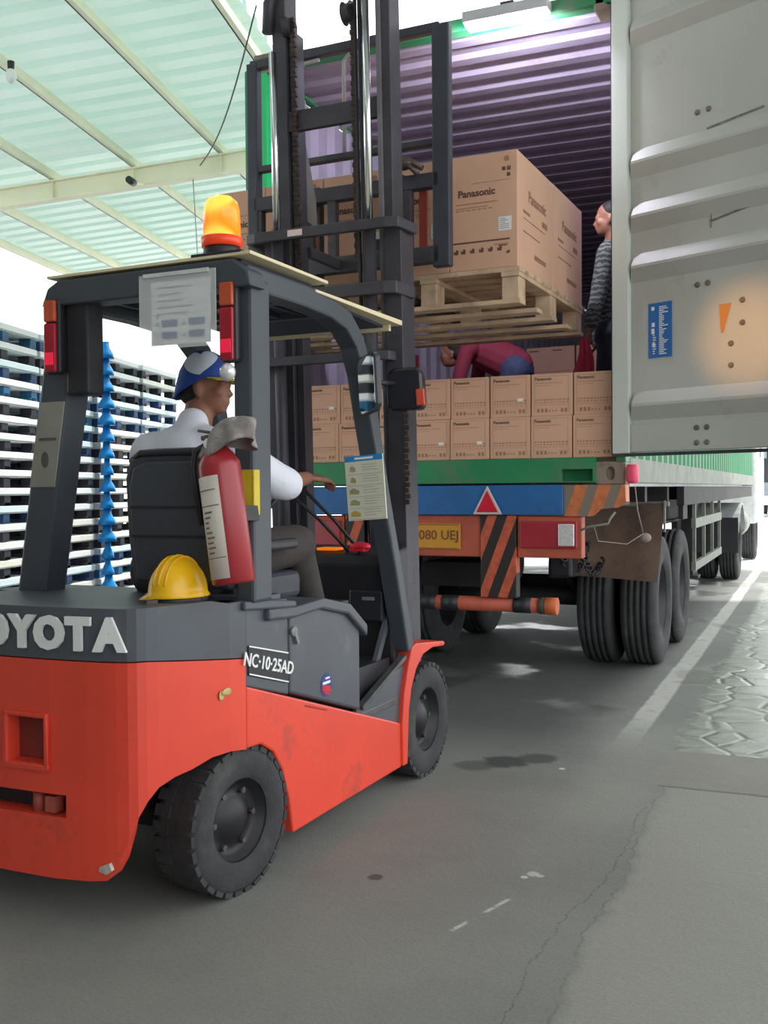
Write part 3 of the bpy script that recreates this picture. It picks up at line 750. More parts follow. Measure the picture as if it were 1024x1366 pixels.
first = True; labelled = [(2, 1), (4, 0), (3, 0), (7, 1)]
for r in range(2):
    for k in range(8):
        q = (-1.105-CP*(k+.5)+random.uniform(-.003, .003), 6.045+random.uniform(0, .018)+(0.02 if r else 0), 1.532+r*.2545)
        lab = 'brown printed carton in the %s row at the container door, %s from the right' % ('upper' if r else 'lower', PL[k])
        kids = ckids + ([(clab, [])] if (k, r) in labelled else [])
        if (k, r) == (2, 1):
            ct.matrix_world = Matrix.Translation(q); tag(ct, lab, 'carton', 'two rows of small cartons at the container door')
        else:
            c = dup(ct, kids, q, random.uniform(-.012, .012), lab, 'two rows of small cartons at the container door'); c['category'] = 'carton'
# more cartons stacked deep inside
cold = empty('carton', (0, 0, 0)); tag(cold, 'x', 'carton')
mb = MB(); mb.box(-CW/2, CW/2, 0, CDp, 0, CH); a = ob('box', mb, kraft_shaded, cold, bev=.004)
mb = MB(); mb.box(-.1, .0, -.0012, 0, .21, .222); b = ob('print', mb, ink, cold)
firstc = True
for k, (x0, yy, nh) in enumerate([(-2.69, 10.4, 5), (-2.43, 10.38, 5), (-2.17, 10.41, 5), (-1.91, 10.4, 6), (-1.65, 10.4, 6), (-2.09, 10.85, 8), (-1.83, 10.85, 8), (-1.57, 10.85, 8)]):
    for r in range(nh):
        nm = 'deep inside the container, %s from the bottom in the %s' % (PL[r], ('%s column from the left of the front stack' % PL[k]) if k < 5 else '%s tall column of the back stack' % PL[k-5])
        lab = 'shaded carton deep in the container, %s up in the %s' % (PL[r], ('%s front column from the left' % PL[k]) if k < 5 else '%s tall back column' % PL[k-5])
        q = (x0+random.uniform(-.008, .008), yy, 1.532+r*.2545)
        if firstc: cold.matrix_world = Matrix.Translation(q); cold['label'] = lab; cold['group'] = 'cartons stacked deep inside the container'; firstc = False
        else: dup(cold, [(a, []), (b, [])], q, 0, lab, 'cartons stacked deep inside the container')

# the load on the forks: wooden pallet with ten big cartons
PX0, PX1, PY0, PY1 = -3.46, -1.585, 5.09, 6.42
pl = thing('wooden_pallet', 'wide wooden pallet raised on the forks under the big cartons', 'pallet', (-2.52, 5.7, 2.295), FL)
for i in range(9):
    y0 = PY0+i*(PY1-PY0-.1)/8; mb = MB(); mb.box(PX0, PX1, y0, y0+.1, 2.470, 2.494); ob('deck_board', mb, wood, pl, FL, bev=.003)
for x0 in (PX0, -2.9, -2.575, -2.14, PX1-.10):
    for y0 in (PY0+.01, 5.7, PY1-.13):
        mb = MB(); mb.box(x0, x0+.09, y0, y0+.12, 2.33, 2.447); ob('block', mb, wood, pl, FL, bev=.003)
for x0 in (PX0, -2.9, -2.575, -2.14, PX1-.10):
    mb = MB(); mb.box(x0, x0+.095, PY0, PY1, 2.447, 2.470); ob('stringer', mb, wood, pl, FL)
for y0 in (PY0, 5.4, 5.7, 6.02, PY1-.1):
    mb = MB(); mb.box(PX0, PX1, y0, y0+.1, 2.306, 2.33); ob('bottom_board', mb, wood, pl, FL, bev=.003)
BW, BD, BH = .3735, .665, .598
bigp = []
bc = empty('large_carton', (0, 0, 0)); tag(bc, 'x', 'carton', 'big cartons on the raised pallet')
mb = MB(); mb.box(-BW/2, BW/2, 0, BD, 0, BH); b1 = ob('box', mb, kraft, bc, bev=.004)
mb = MB(); y = -.0014
mb.text('Panasonic', .052, face_rear(-.035, y, .400), .0004, .0014)
for (x, z, s_) in ((.115, .508, .018), (.142, .508, .020), (.140, .476, .018)):
    mb.box(x-s_/2, x+s_/2, y, 0, z+s_/2-.003, z+s_/2); mb.box(x-s_/2, x+s_/2, y, 0, z-s_/2, z-s_/2+.004)
    mb.box(x-s_/2, x-s_/2+.004, y, 0, z-s_/2, z+s_/2); mb.box(x+s_/2-.004, x+s_/2, y, 0, z-s_/2, z+s_/2); mb.box(x-.004, x+.004, y, 0, z-.006, z+.005)
mb.box(-.17, .145, y, 0, .142, .150)
for x in (-.15, -.11, -.06, -.01, .04, .09):
    mb.prism([(x-.012, .09), (x+.01, .088), (x+.014, .108), (x+.002, .116), (x-.004, .102), (x-.013, .108)], 'y', y, 0)
mb.prism([(.125, .07), (.146, .074), (.144, .088), (.13, .084)], 'y', y, 0); mb.box(.085, .13, y, 0, .112, .118)
b2 = ob('print', mb, ink, bc)
mb = MB(); mb.box(-.15, .08, y, 0, .345, .350); mb.box(-.15, .03, y, 0, .325, .329); mb.box(-.06, .15, y, 0, .450, .452)
for k in range(7): mb.box(-.15+k*.03, -.15+k*.03+.02, y, 0, .312, .317)
mb.lathe([(y, .015), (0, .015)], (.13, 0, .558), 'y', 10); mb.box(.06, .14, y, 0, .120, .125)
b3 = ob('faint_print', mb, ink2, bc)
mb = MB(); mb.box(.085, .155, -.0016, -.0004, .19, .262); b4 = ob('shipping_label', mb, white, bc, label='white shipping label')
mb = MB()
for k in range(6): mb.box(.092, .092+random.choice([.03, .05, .045]), -.0024, -.0016, .2+k*.01, .2035+k*.01)
b5 = ob('label_lines', mb, M('grey_print', (150, 150, 150), .8), b4)
mb = MB()
xr = BW/2
T = face_right(xr+.0012, .36, .40); mb.text('Panasonic', .085, T, .0004, .0016)
mb.box(xr, xr+.0014, .10, .22, .30, .315); mb.box(xr, xr+.0014, .10, .5, .27, .274); mb.box(xr, xr+.0014, .1, .4, .2, .206); mb.box(xr, xr+.0014, .3, .52, .09, .115); mb.box(xr, xr+.0014, .45, .55, .3, .33)
b6 = ob('side_print', mb, M('carton_side_ink', (150, 112, 90), .8), bc)
bk = [(b1, []), (b2, []), (b3, []), (b4, [b5]), (b6, [])]
PLL = ['right end', 'second from the right', 'middle', 'fourth from the right', 'left end']
firstb = True
for row in range(2):
    for k in range(5):
        p_ = Vector((-1.598-BW/2-k*.3765+random.uniform(-.002, .002), PY0+.01+row*(BD+.004), 2.496))
        q = FL @ p_
        lab = 'large brown carton on the raised pallet, %s of the %s row' % (PLL[k], 'far' if row else 'near')
        rz = FY
        if firstb: bc.matrix_world = Matrix.Translation(q) @ Matrix.Rotation(rz, 4, 'Z'); bc['label'] = lab; firstb = False
        else: dup(bc, bk, q, rz, lab)

# ------------------------------------------------------------------ the forklift
fk = thing('forklift', 'orange-red and charcoal electric forklift lifting the loaded pallet', 'forklift', (-2.42, 3.6, 0), FL)
def P(name, mb, mat, parent=None, **k): return ob(name, mb, mat, parent or fk, FL, **k)
XR, XL = -1.85, -2.99
def mirror(rows): return rows + [(XL+XR-r[0],)+tuple(r[1:]) for r in reversed(rows)]
# counterweight shell, walking from the right side round the back to the left side (solid kept to the left of travel -> reversed)
base = [(-1.85, 2.885, .49), (-1.856, 2.80, .502), (-1.873, 2.72, .50), (-1.893, 2.64, .48), (-1.912, 2.575, .47), (-1.93, 2.52, .45), (-1.945, 2.485, .415), (-1.962, 2.462, .37), (-1.985, 2.446, .30), (-2.02, 2.434, .225), (-2.055, 2.426, .178), (-2.12, 2.416, .17), (-2.25, 2.404, .165), (-2.42, 2.40, .165)]
half = [(x, y, z0, .792+.045*min(1, max(0, (2.885-y)/.4))) for x, y, z0 in base]
rows = half + [(XL+XR-r[0],)+tuple(r[1:]) for r in reversed(half[:-1])]
rows = list(reversed(rows))   # left of travel becomes the inside
mb = MB(); mb.wall(rows, -.09) if False else mb.wall(rows, .09)
cwt = P('counterweight', mb, red, bev=.006)
mb = MB(); mb.box(-2.275, -2.415, 2.36, 2.445, .515, .655) if False else mb.box(-2.415, -2.270, 2.36, 2.455, .515, .655); carve(cwt, mb, FL)
mb = MB(); mb.box(-2.62, -2.195, 2.36, 2.475, .355, .425); carve(cwt, mb, FL)
dkred = M('dark_red_recess', (128, 46, 38), .6, 0, .15)
mb = MB(); mb.prism([(-2.43, .50), (-2.255, .50), (-2.255, .67), (-2.43, .67)], 'y', 2.446, 2.46); P('recess_back', mb, dkred, cwt)
mb = MB()
for a in ((-2.432, -2.416, .50, .67), (-2.268, -2.255, .50, .67), (-2.432, -2.255, .656, .672), (-2.432, -2.255, .50, .514)): mb.box(a[0], a[1], 2.392, 2.415, a[2], a[3])
P('recess_frame', mb, red, cwt, bev=.005)
mb = MB(); mb.box(-2.65, -2.18, 2.47, 2.485, .34, .44); P('slot_back', mb, chass, cwt)
mb = MB(); mb.lathe([(-.03, .02), (.03, .02)], (-2.33, 2.44, .385), 'z', 12); mb.box(-2.29, -2.25, 2.42, 2.46, .36, .41); P('tow_pin', mb, M('worn_red', (170, 84, 70), .6, 0, .2, 20), cwt)
mb = MB(); mb.ell((-1.858, 2.79, .70), (.003, .035, .012)); mb.ell((-1.862, 2.76, .692), (.003, .015, .016)); P('chipped_paint', mb, M('bare_chip', (176, 164, 110), .7, 0, .3, 40), cwt)
mb = MB(); mb.prism([(-2.05, .20), (-2.03, .215), (-2.04, .235), (-2.075, .22), (-2.08, .205)], 'y', 2.417, 2.43); P('chipped_paint', mb, M('bare_metal', (190, 176, 170), .7, 0, .2, 40), cwt)
# charcoal band and top deck
gh = [(x, y, half[i][3]+.004, 1.0 if y < 2.8 else .985) for i, (x, y, z0) in enumerate(base)]
rows = gh + [(XL+XR-r[0],)+tuple(r[1:]) for r in reversed(gh[:-1])]
mb = MB(); mb.wall(list(reversed(rows)), .09); hood = P('rear_hood_band', mb, grey, bev=.01)
pts = [(r[0], r[1]) for r in rows]
mb = MB(); n_ = len(pts); cxy = [(p[0]+( -.02 if p[0] > -2.42 else .02), p[1]+.02) for p in pts]
mb.prism([(p[0], p[1]) for p in cxy]+[(XL+.02, 3.15), (XR-.02, 3.15)], 'z', .955, .985); P('rear_deck', mb, grey, bev=.004)
def on_back(x): # y of the rear face for a given x
    for a, b in zip(base, base[1:]):
        xm = x if x > -2.42 else XL+XR-x
        if b[0] <= xm <= a[0]: return a[1]+(b[1]-a[1])*(xm-a[0])/(b[0]-a[0])
    return 2.40
mb = MB()
for ch, x in zip('TOYOTA', (-2.575, -2.455, -2.345, -2.24, -2.135, -2.03)):
    ang = atan2(on_back(x+.02)-on_back(x-.02), .04)
    mb.text(ch, .130, TR(x, on_back(x)-.010, .918) @ Matrix.Rotation(ang, 4, 'Z') @ Matrix.Rotation(pi/2, 4, 'X'), .006, .0075)
P('raised_letters', mb, M('letter_silver', (236, 238, 238), .4, .1, .04), hood, bev=0, label='raised silver-white lettering')
mb = MB(); mb.prism([(-1.975, .84), (-2.01, .84), (-2.02, .99), (-1.97, .99)], 'y', 2.425, 2.445) if False else mb.box(-2.005, -1.985, 2.420, 2.435, .84, .99)
# side: charcoal panel with name plate
mb = MB(); mb.prism([(2.885, .70), (3.165, .62), (3.165, .965), (2.885, .985)], 'x', XR-.05, XR); P('side_panel_grey', mb, grey, bev=.006)
mb = MB(); mb.prism([(2.895, .735), (3.155, .665), (3.155, .775), (2.895, .835)], 'x', XR, XR+.006); npl = P('name_plate', mb, black, bev=.002)
mb = MB(); T = TR(XR+.007, 3.025, .752) @ Matrix.Rotation(-.255, 4, 'X') @ Matrix.Rotation(pi/2, 4, 'Z') @ Matrix.Rotation(pi/2, 4, 'X')
mb.text('NC·10·25AD', .062, T, .002, .001)
mb.prism([(2.897, .830), (3.153, .770), (3.153, .775), (2.897, .835)], 'x', XR+.006, XR+.008); mb.prism([(2.897, .737), (3.153, .667), (3.153, .672), (2.897, .742)], 'x', XR+.006, XR+.008)
P('plate_lettering', mb, M('letter_silver', (214, 218, 218), .4, .1, .04), npl)
# red lower side panels
for x0, x1 in ((XR-.05, XR), (XL, XL+.05)):
    mb = MB(); mb.prism([(2.89, .49), (2.98, .485), (3.06, .44), (3.12, .36), (3.165, .24), (3.19, .115), (4.15, .115), (4.17, .305), (2.89, .70)], 'x', x0, x1)
    P('side_panel', mb, red, bev=.008)
mb = MB(); mb.prism([(3.28, .555), (3.45, .505), (3.45, .512), (3.28, .562)], 'x', XR, XR+.001); P('worn_text_mark', mb, M('dark_red_mark', (150, 40, 34), .6), fk)
# battery cover with lid
for x0, x1, out in ((XR-.06, XR+.004, 1), (XL-.004, XL+.06, 0)):
    mb = MB(); mb.prism([(3.17, .625), (3.735, .452), (3.735, .80), (3.60, .875), (3.40, .915), (3.17, .925)], 'x', x0, x1); P('battery_cover', mb, grey, bev=.01)
mb = MB(); mb.prism([(3.0, .945), (3.18, .935), (3.40, .945), (3.62, .90), (3.77, .80), (3.77, .75), (3.60, .86), (3.38, .905), (3.18, .895), (3.0, .905)], 'x', XL-.01, XR+.025)
P('battery_lid', mb, grey, bev=.010)
mb = MB(); mb.prism([(2.86, .985), (3.02, .975), (3.20, .955), (3.20, .93), (2.86, .955)], 'x', XR-.08, XR+.018); P('deck_edge', mb, grey, bev=.008)
mb = MB(); mb.lathe([(0, .044), (.002, .044)], (XR+.004, 3.44, .608), 'x', 24); s1_ = P('round_sticker', mb, M('sticker_blue', (36, 52, 130), .4), fk, label='round blue and red sticker')
mb = MB(); mb.prism([(3.405, .590), (3.475, .575), (3.468, .600), (3.41, .612)], 'x', XR+.0062, XR+.0072); mb.prism([(3.42, .58), (3.45, .568), (3.465, .574), (3.41, .592)], 'x', XR+.0062, XR+.0072); P('sticker_band', mb, redlens, s1_)
mb = MB(); mb.box(XR+.0062, XR+.0072, 3.41, 3.47, .612, .622); mb.box(XR+.0062, XR+.0072, 3.43, 3.465, .63, .637); P('sticker_text', mb, white, s1_)
mb = MB(); mb.lathe([(0, .02), (.015, .018)], (XR, 3.19, .845), 'x', 12); mb.bar((XR+.01, 3.19, .845), (XR+.012, 3.21, .80), .014); P('latch', mb, M('latch_grey', (130, 132, 134), .4, .3), fk)
# chassis core, axle, floor and step
mb = MB(); mb.box(XL+.06, XR-.06, 3.20, 4.16, .16, .60); mb.box(XL+.1, XR-.1, 2.5, 3.2, .52, .95); mb.box(-2.72, -2.12, 2.5, 3.2, .3, .6); mb.box(XL+.05, XR-.05, 3.2, 3.74, .55, .90)
P('chassis', mb, black)
mb = MB(); mb.tube([(-2.85, 2.86, .245), (-1.98, 2.86, .245)], .05, 12); P('rear_axle', mb, chass, fk)
mb = MB(); mb.box(XL+.03, XR-.01, 3.75, 4.22, .40, .43); P('floor_plate', mb, M('step_metal', (86, 86, 88), .5, .3, .2, 20), bev=.004)
mb = MB(); mb.prism([(3.73, .46), (4.20, .56), (4.23, .52), (4.17, .30), (3.73, .43)], 'x', XR-.03, XR-.012); P('step_side', mb, grey, bev=.004)
mb = MB(); mb.bar((XR-.01, 3.76, .455), (XR-.01, 4.2, .60), .03, .02); P('step_trim', mb, M('step_metal', (86, 86, 88), .5, .3, .2, 20))
mb = MB(); mb.bar((-1.93, 3.95, .43), (-1.93, 4.2, .80), .02, .035); P('grab_strut', mb, grey)
# front fenders
for sx in (1, -1):
    f = (lambda x: x) if sx > 0 else (lambda x: XL+XR-x)
    pts = [(4.10, .30), (4.17, .12)]
    outer = [(4.145, .12), (4.14, .30), (4.165, .44), (4.215, .565), (4.255, .635), (4.30, .648), (4.64, .612), (4.66, .598)]
    innr = [(4.64, .588), (4.50, .600), (4.385, .585), (4.30, .53), (4.245, .45), (4.215, .36), (4.205, .25), (4.195, .12)]
    mb = MB(); mb.prism(outer+innr, 'x', f(XR+.012), f(-1.99)); P('front_fender', mb, red, bev=.006)
# wheels
def fork_wheel(x, y, r, wd, side, yaw=0, blocks=True):
    T = TR(x, y, r) @ Matrix.Rotation(yaw, 4, 'Z')
    h = wd/2; mb = MB()
    pr = [(-h*.85, r*.56), (-h*.96, r*.62), (-h, r*.78), (-h*.95, r*.9), (-h*.8, r*.985), (-h*.6, r), (h*.6, r), (h*.8, r*.985), (h*.95, r*.9), (h, r*.78), (h*.96, r*.62), (h*.85, r*.56)]
    mb.lathe(pr, (0, 0, 0), 'x', 48, caps=False)
    nb = 30
    for k in range(nb):
        a = 2*pi*k/nb
        for s_ in (1, -1):
            Tb = Matrix.Rotation(a+(.12 if s_ > 0 else 0), 4, 'X')
            mb.box(s_*h*.20, s_*h*.92, -r*.075, r*.075, r*.94, r*1.008, T=Tb) if s_ > 0 else mb.box(-h*.92, -h*.20, -r*.075, r*.075, r*.94, r*1.008, T=Tb)
    mb.v = [T @ v for v in mb.v]; w_ = P('wheel', mb, rubber)
    s = side; mb = MB()
    mb.lathe([(s*h*.86, r*.57), (s*h*.90, r*.60), (s*h*.80, r*.53), (s*h*.45, r*.50), (s*h*.35, r*.36), (s*h*.5, r*.3), (s*h*.7, r*.16), (s*h*.75, .0)], (0, 0, 0), 'x', 32, caps=False)
    mb.v = [T @ v for v in mb.v]; P('rim', mb, rimm, w_)
    for k in range(6):
        a = 2*pi*k/6; mb = MB(); mb.lathe([(0, .011), (s*.014, .011)], (s*h*.4, r*.40*cos(a), r*.40*sin(a)), 'x', 6, smooth=False); mb.v = [T @ v for v in mb.v]; P('wheel_nut', mb, M('nut_steel', (96, 92, 90), .5, .5), w_)
RY = R(-7)
fork_wheel(-1.955, 2.90, .247, .18, 1, RY); fork_wheel(-2.865, 2.87, .247, .19, -1, RY)
fork_wheel(-1.94, 4.46, .265, .20, 1); fork_wheel(-2.90, 4.46, .265, .20, -1)
mb = MB(); mb.tube([(-2.85, 4.46, .265), (-2.0, 4.46, .265)], .08, 14); P('front_axle', mb, chass)

# cockpit
mb = MB(); mb.prism([(4.20, .43), (4.17, .80), (4.10, 1.02), (4.12, 1.06), (4.36, 1.09), (4.38, .43)], 'x', -2.82, -1.90); dash = P('dashboard', mb, black, bev=.015)
mb = MB(); mb.box(-2.10, -1.93, 4.135, 4.165, .76, .90); P('dash_box', mb, M('dark_box', (40, 40, 46), .4), dash, bev=.01)
mb = MB(); mb.box(-2.03, -1.97, 4.13, 4.14, .855, .87); P('box_sticker', mb, M('sticker_grey', (120, 120, 120), .5), dash)
mb = MB(); mb.box(-2.26, -2.16, 4.13, 4.21, 1.075, 1.087); P('orange_display', mb, M('orange_display_lit', (255, 128, 20), .4, 0, .02, emit=.5), dash, bev=.003)
mb = MB(); mb.ell((-2.045, 4.15, 1.095), (.05, .035, .022)); mb.box(-2.085, -2.015, 4.12, 4.17, 1.075, 1.095); P('red_switch', mb, M('red_knob', (226, 30, 60), .35), dash)
for x0, x1, y1, z1 in ((-2.12, -2.36, 3.97, 1.375), (-2.06, -2.27, 4.0, 1.37)):
    mb = MB(); mb.tube([(x0, 4.18, 1.07), ((x0+x1)/2+.01, 4.10, 1.22), (x1, y1, z1)], .008, 8); lv = P('control_lever', mb, black, dash)
    mb = MB(); mb.ell((x1, y1, z1+.012), (.018, .018, .024)); P('lever_knob', mb, black, lv)
mb = MB(); mb.tube([(-2.50, 4.16, 1.06), (-2.48, 3.90, 1.30)], .03, 12); P('steering_column', mb, black, dash)
T = TR(-2.48, 3.885, 1.315) @ Matrix.Rotation(R(38), 4, 'X'); mb = MB()
pts = [T @ Vector((.155*cos(2*pi*k/32), .155*sin(2*pi*k/32), 0)) for k in range(33)]
mb.tube(pts, .013, 10, caps=False)
for k in range(3):
    a = 2*pi*k/3+.5; mb.tube([T @ Vector((.02*cos(a), .02*sin(a), -.01)), T @ Vector((.15*cos(a), .15*sin(a), 0))], .009, 8)
mb.ell(T @ Vector((0, 0, 0)), .03); P('steering_wheel', mb, black)
# seat
seatm = M('seat_vinyl', (56, 58, 68), .55, 0, .1, 12)
mb = MB(); mb.box(-2.40, -1.99, 3.05, 3.52, .93, 1.04); P('seat_cushion', mb, seatm, bev=.03, seg=3)
mb = MB(); T = TR(-2.10, 2.93, 1.0) @ Matrix.Diagonal((.86, 1, 1, 1)) @ Matrix.Rotation(R(5), 4, 'X')
T2 = T
pol = [(-.235, .02), (.235, .02), (.250, .20), (.245, .40), (.215, .475), (.14, .50), (-.14, .50), (-.215, .475), (-.245, .40), (-.25, .20)]
mb.prism(pol, 'y', -.055, .055, T); sb = P('seat_backrest', mb, seatm, bev=.022, seg=3)
pol2 = [(a*.86, .03+b*.86) for a, b in pol]
mb = MB(); mb.prism(pol2, 'y', -.068, -.05, T); 
P('backrest_shell', mb, M('seat_shell', (64, 67, 77), .5, 0, .08), sb, bev=.008)
for z in (.20, .30):
    mb = MB(); mb.box(-.205, .205, -.072, -.066, z, z+.008, T); P('seam', mb, black, sb)
mb = MB(); mb.tube([T @ Vector((-.22, -.03, .46)), T @ Vector((-.15, -.055, .488)), T @ Vector((.15, -.055, .488)), T @ Vector((.22, -.03, .46))], .012, 8); P('piping', mb, black, sb)
mb = MB(); mb.box(-1.975, -1.935, 3.10, 3.40, 1.13, 1.17); P('armrest', mb, black, bev=.012)

# overhead guard
mb = MB(); mb.box(-1.898, -1.822, 2.90, 3.02, .975, 2.06); P('guard_post', mb, gpost, bev=.012)
mb = MB(); b0 = [(-2.865, 2.90), (-2.735, 2.90), (-2.735, 3.02), (-2.865, 3.02)]; t0 = [(x+.185, y) for x, y in b0]
mb.hexa([(x, y, .975) for x, y in b0]+[(x, y, 2.06) for x, y in t0]); P('guard_post', mb, gpost, bev=.012)
mb = MB(); mb.prism([(-2.69, 2.02), (-2.66, 2.085), (-2.61, 2.11), (-1.87, 2.115), (-1.81, 2.07), (-1.80, 2.02)], 'y', 2.86, 2.96); P('guard_beam', mb, gpost, bev=.008)
# right and left side rail sweeping down into the front post
def guard_side(x):
    pts = [(x, 2.90, 2.06), (x, 3.30, 2.06), (x, 3.50, 2.05), (x, 3.64, 2.02), (x, 3.74, 1.95), (x, 3.81, 1.83), (x, 3.87, 1.65), (x, 3.97, 1.36), (x, 4.10, 1.02), (x, 4.235, .63)]
    mb = MB(); vs = []
    for i, p in enumerate(pts):
        a = Vector(pts[max(i-1, 0)]); b = Vector(pts[min(i+1, len(pts)-1)]); d = (b-a).normalized(); nrm = Vector((0, -d.z, d.y)); p = Vector(p); wd = .055 if i < 7 else .045
        for sx, sn in ((-1, -1), (1, -1), (1, 1), (-1, 1)): vs.append(p+Vector((sx*.042, 0, 0))+nrm*sn*wd*.75)
    fs = [(3, 2, 1, 0)]; n = len(pts)
    for i in range(n-1):
        for k in range(4): fs.append((i*4+k, i*4+(k+1) % 4, (i+1)*4+(k+1) % 4, (i+1)*4+k))
    fs.append(tuple((n-1)*4+k for k in range(4)))
    mb.add(vs, fs); P('guard_side_rail', mb, gpost, bev=.01)
guard_side(-1.875); guard_side(-2.62)
for y in (3.62, 3.30):
    mb = MB(); mb.box(-2.60, -1.88, y-.02, y+.02, 2.04, 2.08); P('guard_cross_bar', mb, gpost)
for x in (-2.50, -2.38, -2.26, -2.14, -2.02):
    mb = MB(); mb.box(x-.012, x+.012, 2.94, 3.66, 2.045, 2.085); P('guard_roof_bar', mb, M('guard_bar_dark', (44, 46, 58), .5), fk)
mb = MB(); mb.hexa([(-2.66, 2.86, 2.118), (-1.80, 2.86, 2.122), (-1.80, 3.40, 2.118), (-2.66, 3.40, 2.118), (-2.66, 2.86, 2.128), (-1.80, 2.86, 2.134), (-1.80, 3.40, 2.130), (-2.66, 3.40, 2.128)]); r1 = P('roof_sheet', mb, cream, bev=.002, label='cream rear roof sheet')
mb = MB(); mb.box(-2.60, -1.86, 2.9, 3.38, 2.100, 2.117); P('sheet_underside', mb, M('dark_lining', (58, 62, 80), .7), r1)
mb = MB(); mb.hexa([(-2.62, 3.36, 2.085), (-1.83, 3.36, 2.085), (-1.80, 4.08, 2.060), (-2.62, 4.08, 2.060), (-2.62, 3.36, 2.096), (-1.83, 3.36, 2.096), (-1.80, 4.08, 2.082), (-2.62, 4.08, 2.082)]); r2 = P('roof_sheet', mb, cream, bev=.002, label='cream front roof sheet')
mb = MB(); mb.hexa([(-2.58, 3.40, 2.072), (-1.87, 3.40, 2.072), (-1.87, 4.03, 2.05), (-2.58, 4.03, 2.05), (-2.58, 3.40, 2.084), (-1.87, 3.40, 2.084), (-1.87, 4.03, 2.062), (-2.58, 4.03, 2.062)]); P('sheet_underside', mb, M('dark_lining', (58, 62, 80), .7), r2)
mb = MB(); mb.box(-2.60, -1.84, 4.03, 4.05, 2.035, 2.062); P('roof_sheet_lip', mb, cream, r2, bev=.002)
# tail lamps
def tail(x0, z0, y0, side):
    mb = MB(); mb.box(x0, x0+.065, y0-.03, y0+.01, z0, z0+.27); h = P('tail_lamp', mb, black, bev=.012)
    mb = MB(); mb.box(x0+.007, x0+.058, y0-.045, y0-.028, z0+.185, z0+.262); P('turn_lens', mb, M('dull_amber_lens', (196, 84, 48), .3), h, bev=.006)
    mb = MB(); mb.box(x0+.007, x0+.058, y0-.045, y0-.028, z0+.005, z0+.18); P('brake_lens', mb, M('brake_red', (172, 24, 44), .25), h, bev=.006)
    mb = MB(); mb.box(x0+.012, x0+.053, y0-.047, y0-.044, z0+.03, z0+.075); P('lit_spot', mb, M('bright_red', (240, 30, 70), .3, 0, 0, emit=.4), h, bev=.004)
tail(-1.925, 1.775, 2.895, 1)
mb = MB(); mb.ell((-1.892, 2.86, 1.742), (.028, .025, .03)); P('reversing_lamp', mb, clear)
mb = MB(); mb.box(-2.60, -2.50, 2.885, 2.975, 1.70, 2.05); P('lamp_housing', mb, black, bev=.01)
tail(-2.665, 1.775, 2.88, -1)
# document sleeve
mb = MB(); mb.box(-2.235, -1.925, 2.842, 2.848, 1.832, 2.085)
def glass_mat():
    m, nt, bs = newmat('clear_plastic'); bs.inputs['Base Color'].default_value = (.95, .97, .97, 1); bs.inputs['Roughness'].default_value = .12; bs.inputs['Alpha'].default_value = .35; return m
sl = P('document_sleeve', mb, glass_mat(), label='clear plastic sleeve holding a printed sheet')
mb = MB(); mb.box(-2.19, -1.95, 2.849, 2.851, 1.845, 2.06); pp = P('paper_sheet', mb, M('paper', (226, 230, 236), .7, 0, .02), sl)
mb = MB(); lb_ = M('print_blue', (64, 92, 150), .7); 
for x in (-2.145, -2.035):
    for z in (1.865, 1.905): mb.box(x, x+.062, 2.8468, 2.849, z, z+.024)
P('blue_fields', mb, lb_, pp)
mb = MB()
for k in range(5):
    z = 2.035-k*.022; mb.box(-2.165, -2.165+random.uniform(.08, .17), 2.8475, 2.849, z, z+.005)
for x in (-2.17, -2.06):
    for z in (1.87, 1.91, 1.94): mb.box(x, x+.012, 2.8475, 2.849, z, z+.01)
P('printed_lines', mb, M('print_grey', (150, 156, 166), .7), pp)
mb = MB(); mb.box(-2.215, -1.95, 2.838, 2.843, 2.075, 2.088); P('sleeve_edge', mb, M('sleeve_white', (210, 216, 216), .4), sl)
# tape and label on the left post, warning labels on the right post
mb = MB(); mb.hexa([(-2.79, 2.896, 1.37), (-2.674, 2.896, 1.37), (-2.674, 2.904, 1.37), (-2.79, 2.904, 1.37), (-2.737, 2.896, 1.68), (-2.621, 2.896, 1.68), (-2.621, 2.904, 1.68), (-2.737, 2.904, 1.68)])
lp = P('faded_post_label', mb, M('faded_label', (142, 142, 132), .7, 0, .1), fk); 
mb = MB(); mb.ell((-2.715, 2.896, 1.47), (.018, .002, .03)); mb.box(-2.74, -2.66, 2.894, 2.897, 1.54, 1.55); P('label_smudge', mb, M('smudge', (84, 86, 80), .8), lp)
mb = MB(); mb.box(-1.880, -1.819, 2.893, 2.901, 1.27, 1.42); mb.box(-1.823, -1.819, 2.893, 2.935, 1.27, 1.42); P('yellow_sticker', mb, M('sticker_yellow', (206, 184, 40), .5), fk)
mb = MB(); mb.ell((-1.862, 2.895, 1.215), (.018, .008, .022)); P('orange_reflector', mb, M('orange_reflector', (224, 150, 30), .4), fk)
# beacon
bx, by = -1.90, 2.80
bx, by = -1.955, 2.93
mb = MB(); mb.box(bx-.08, bx+.12, by-.07, by+.07, 2.125, 2.142); mb.lathe([(0, .065), (.03, .062), (.045, .055)], (bx, by, 2.135), 'z', 24); bb = P('beacon_base', mb, black, bev=.004)
mb = MB(); mb.lathe([(0, .068), (.032, .070), (.034, .064)], (bx, by, 2.170), 'z', 28); P('beacon_collar', mb, M('beacon_red', (232, 70, 34), .3, 0, .03, emit=.25), bb)
def beacon_glass():
    m, nt, bs = newmat('beacon_amber'); bs.inputs['Base Color'].default_value = lin((255, 150, 30))+(1,); bs.inputs['Roughness'].default_value = .15
    lw = noise(nt, 7, 0)
    nt.links.new(cmix(nt, lw.step(.45, .6), lin((255, 110, 10)), lin((255, 214, 90))), bs.inputs['Emission Color']); bs.inputs['Emission Strength'].default_value = 1.0
    return m
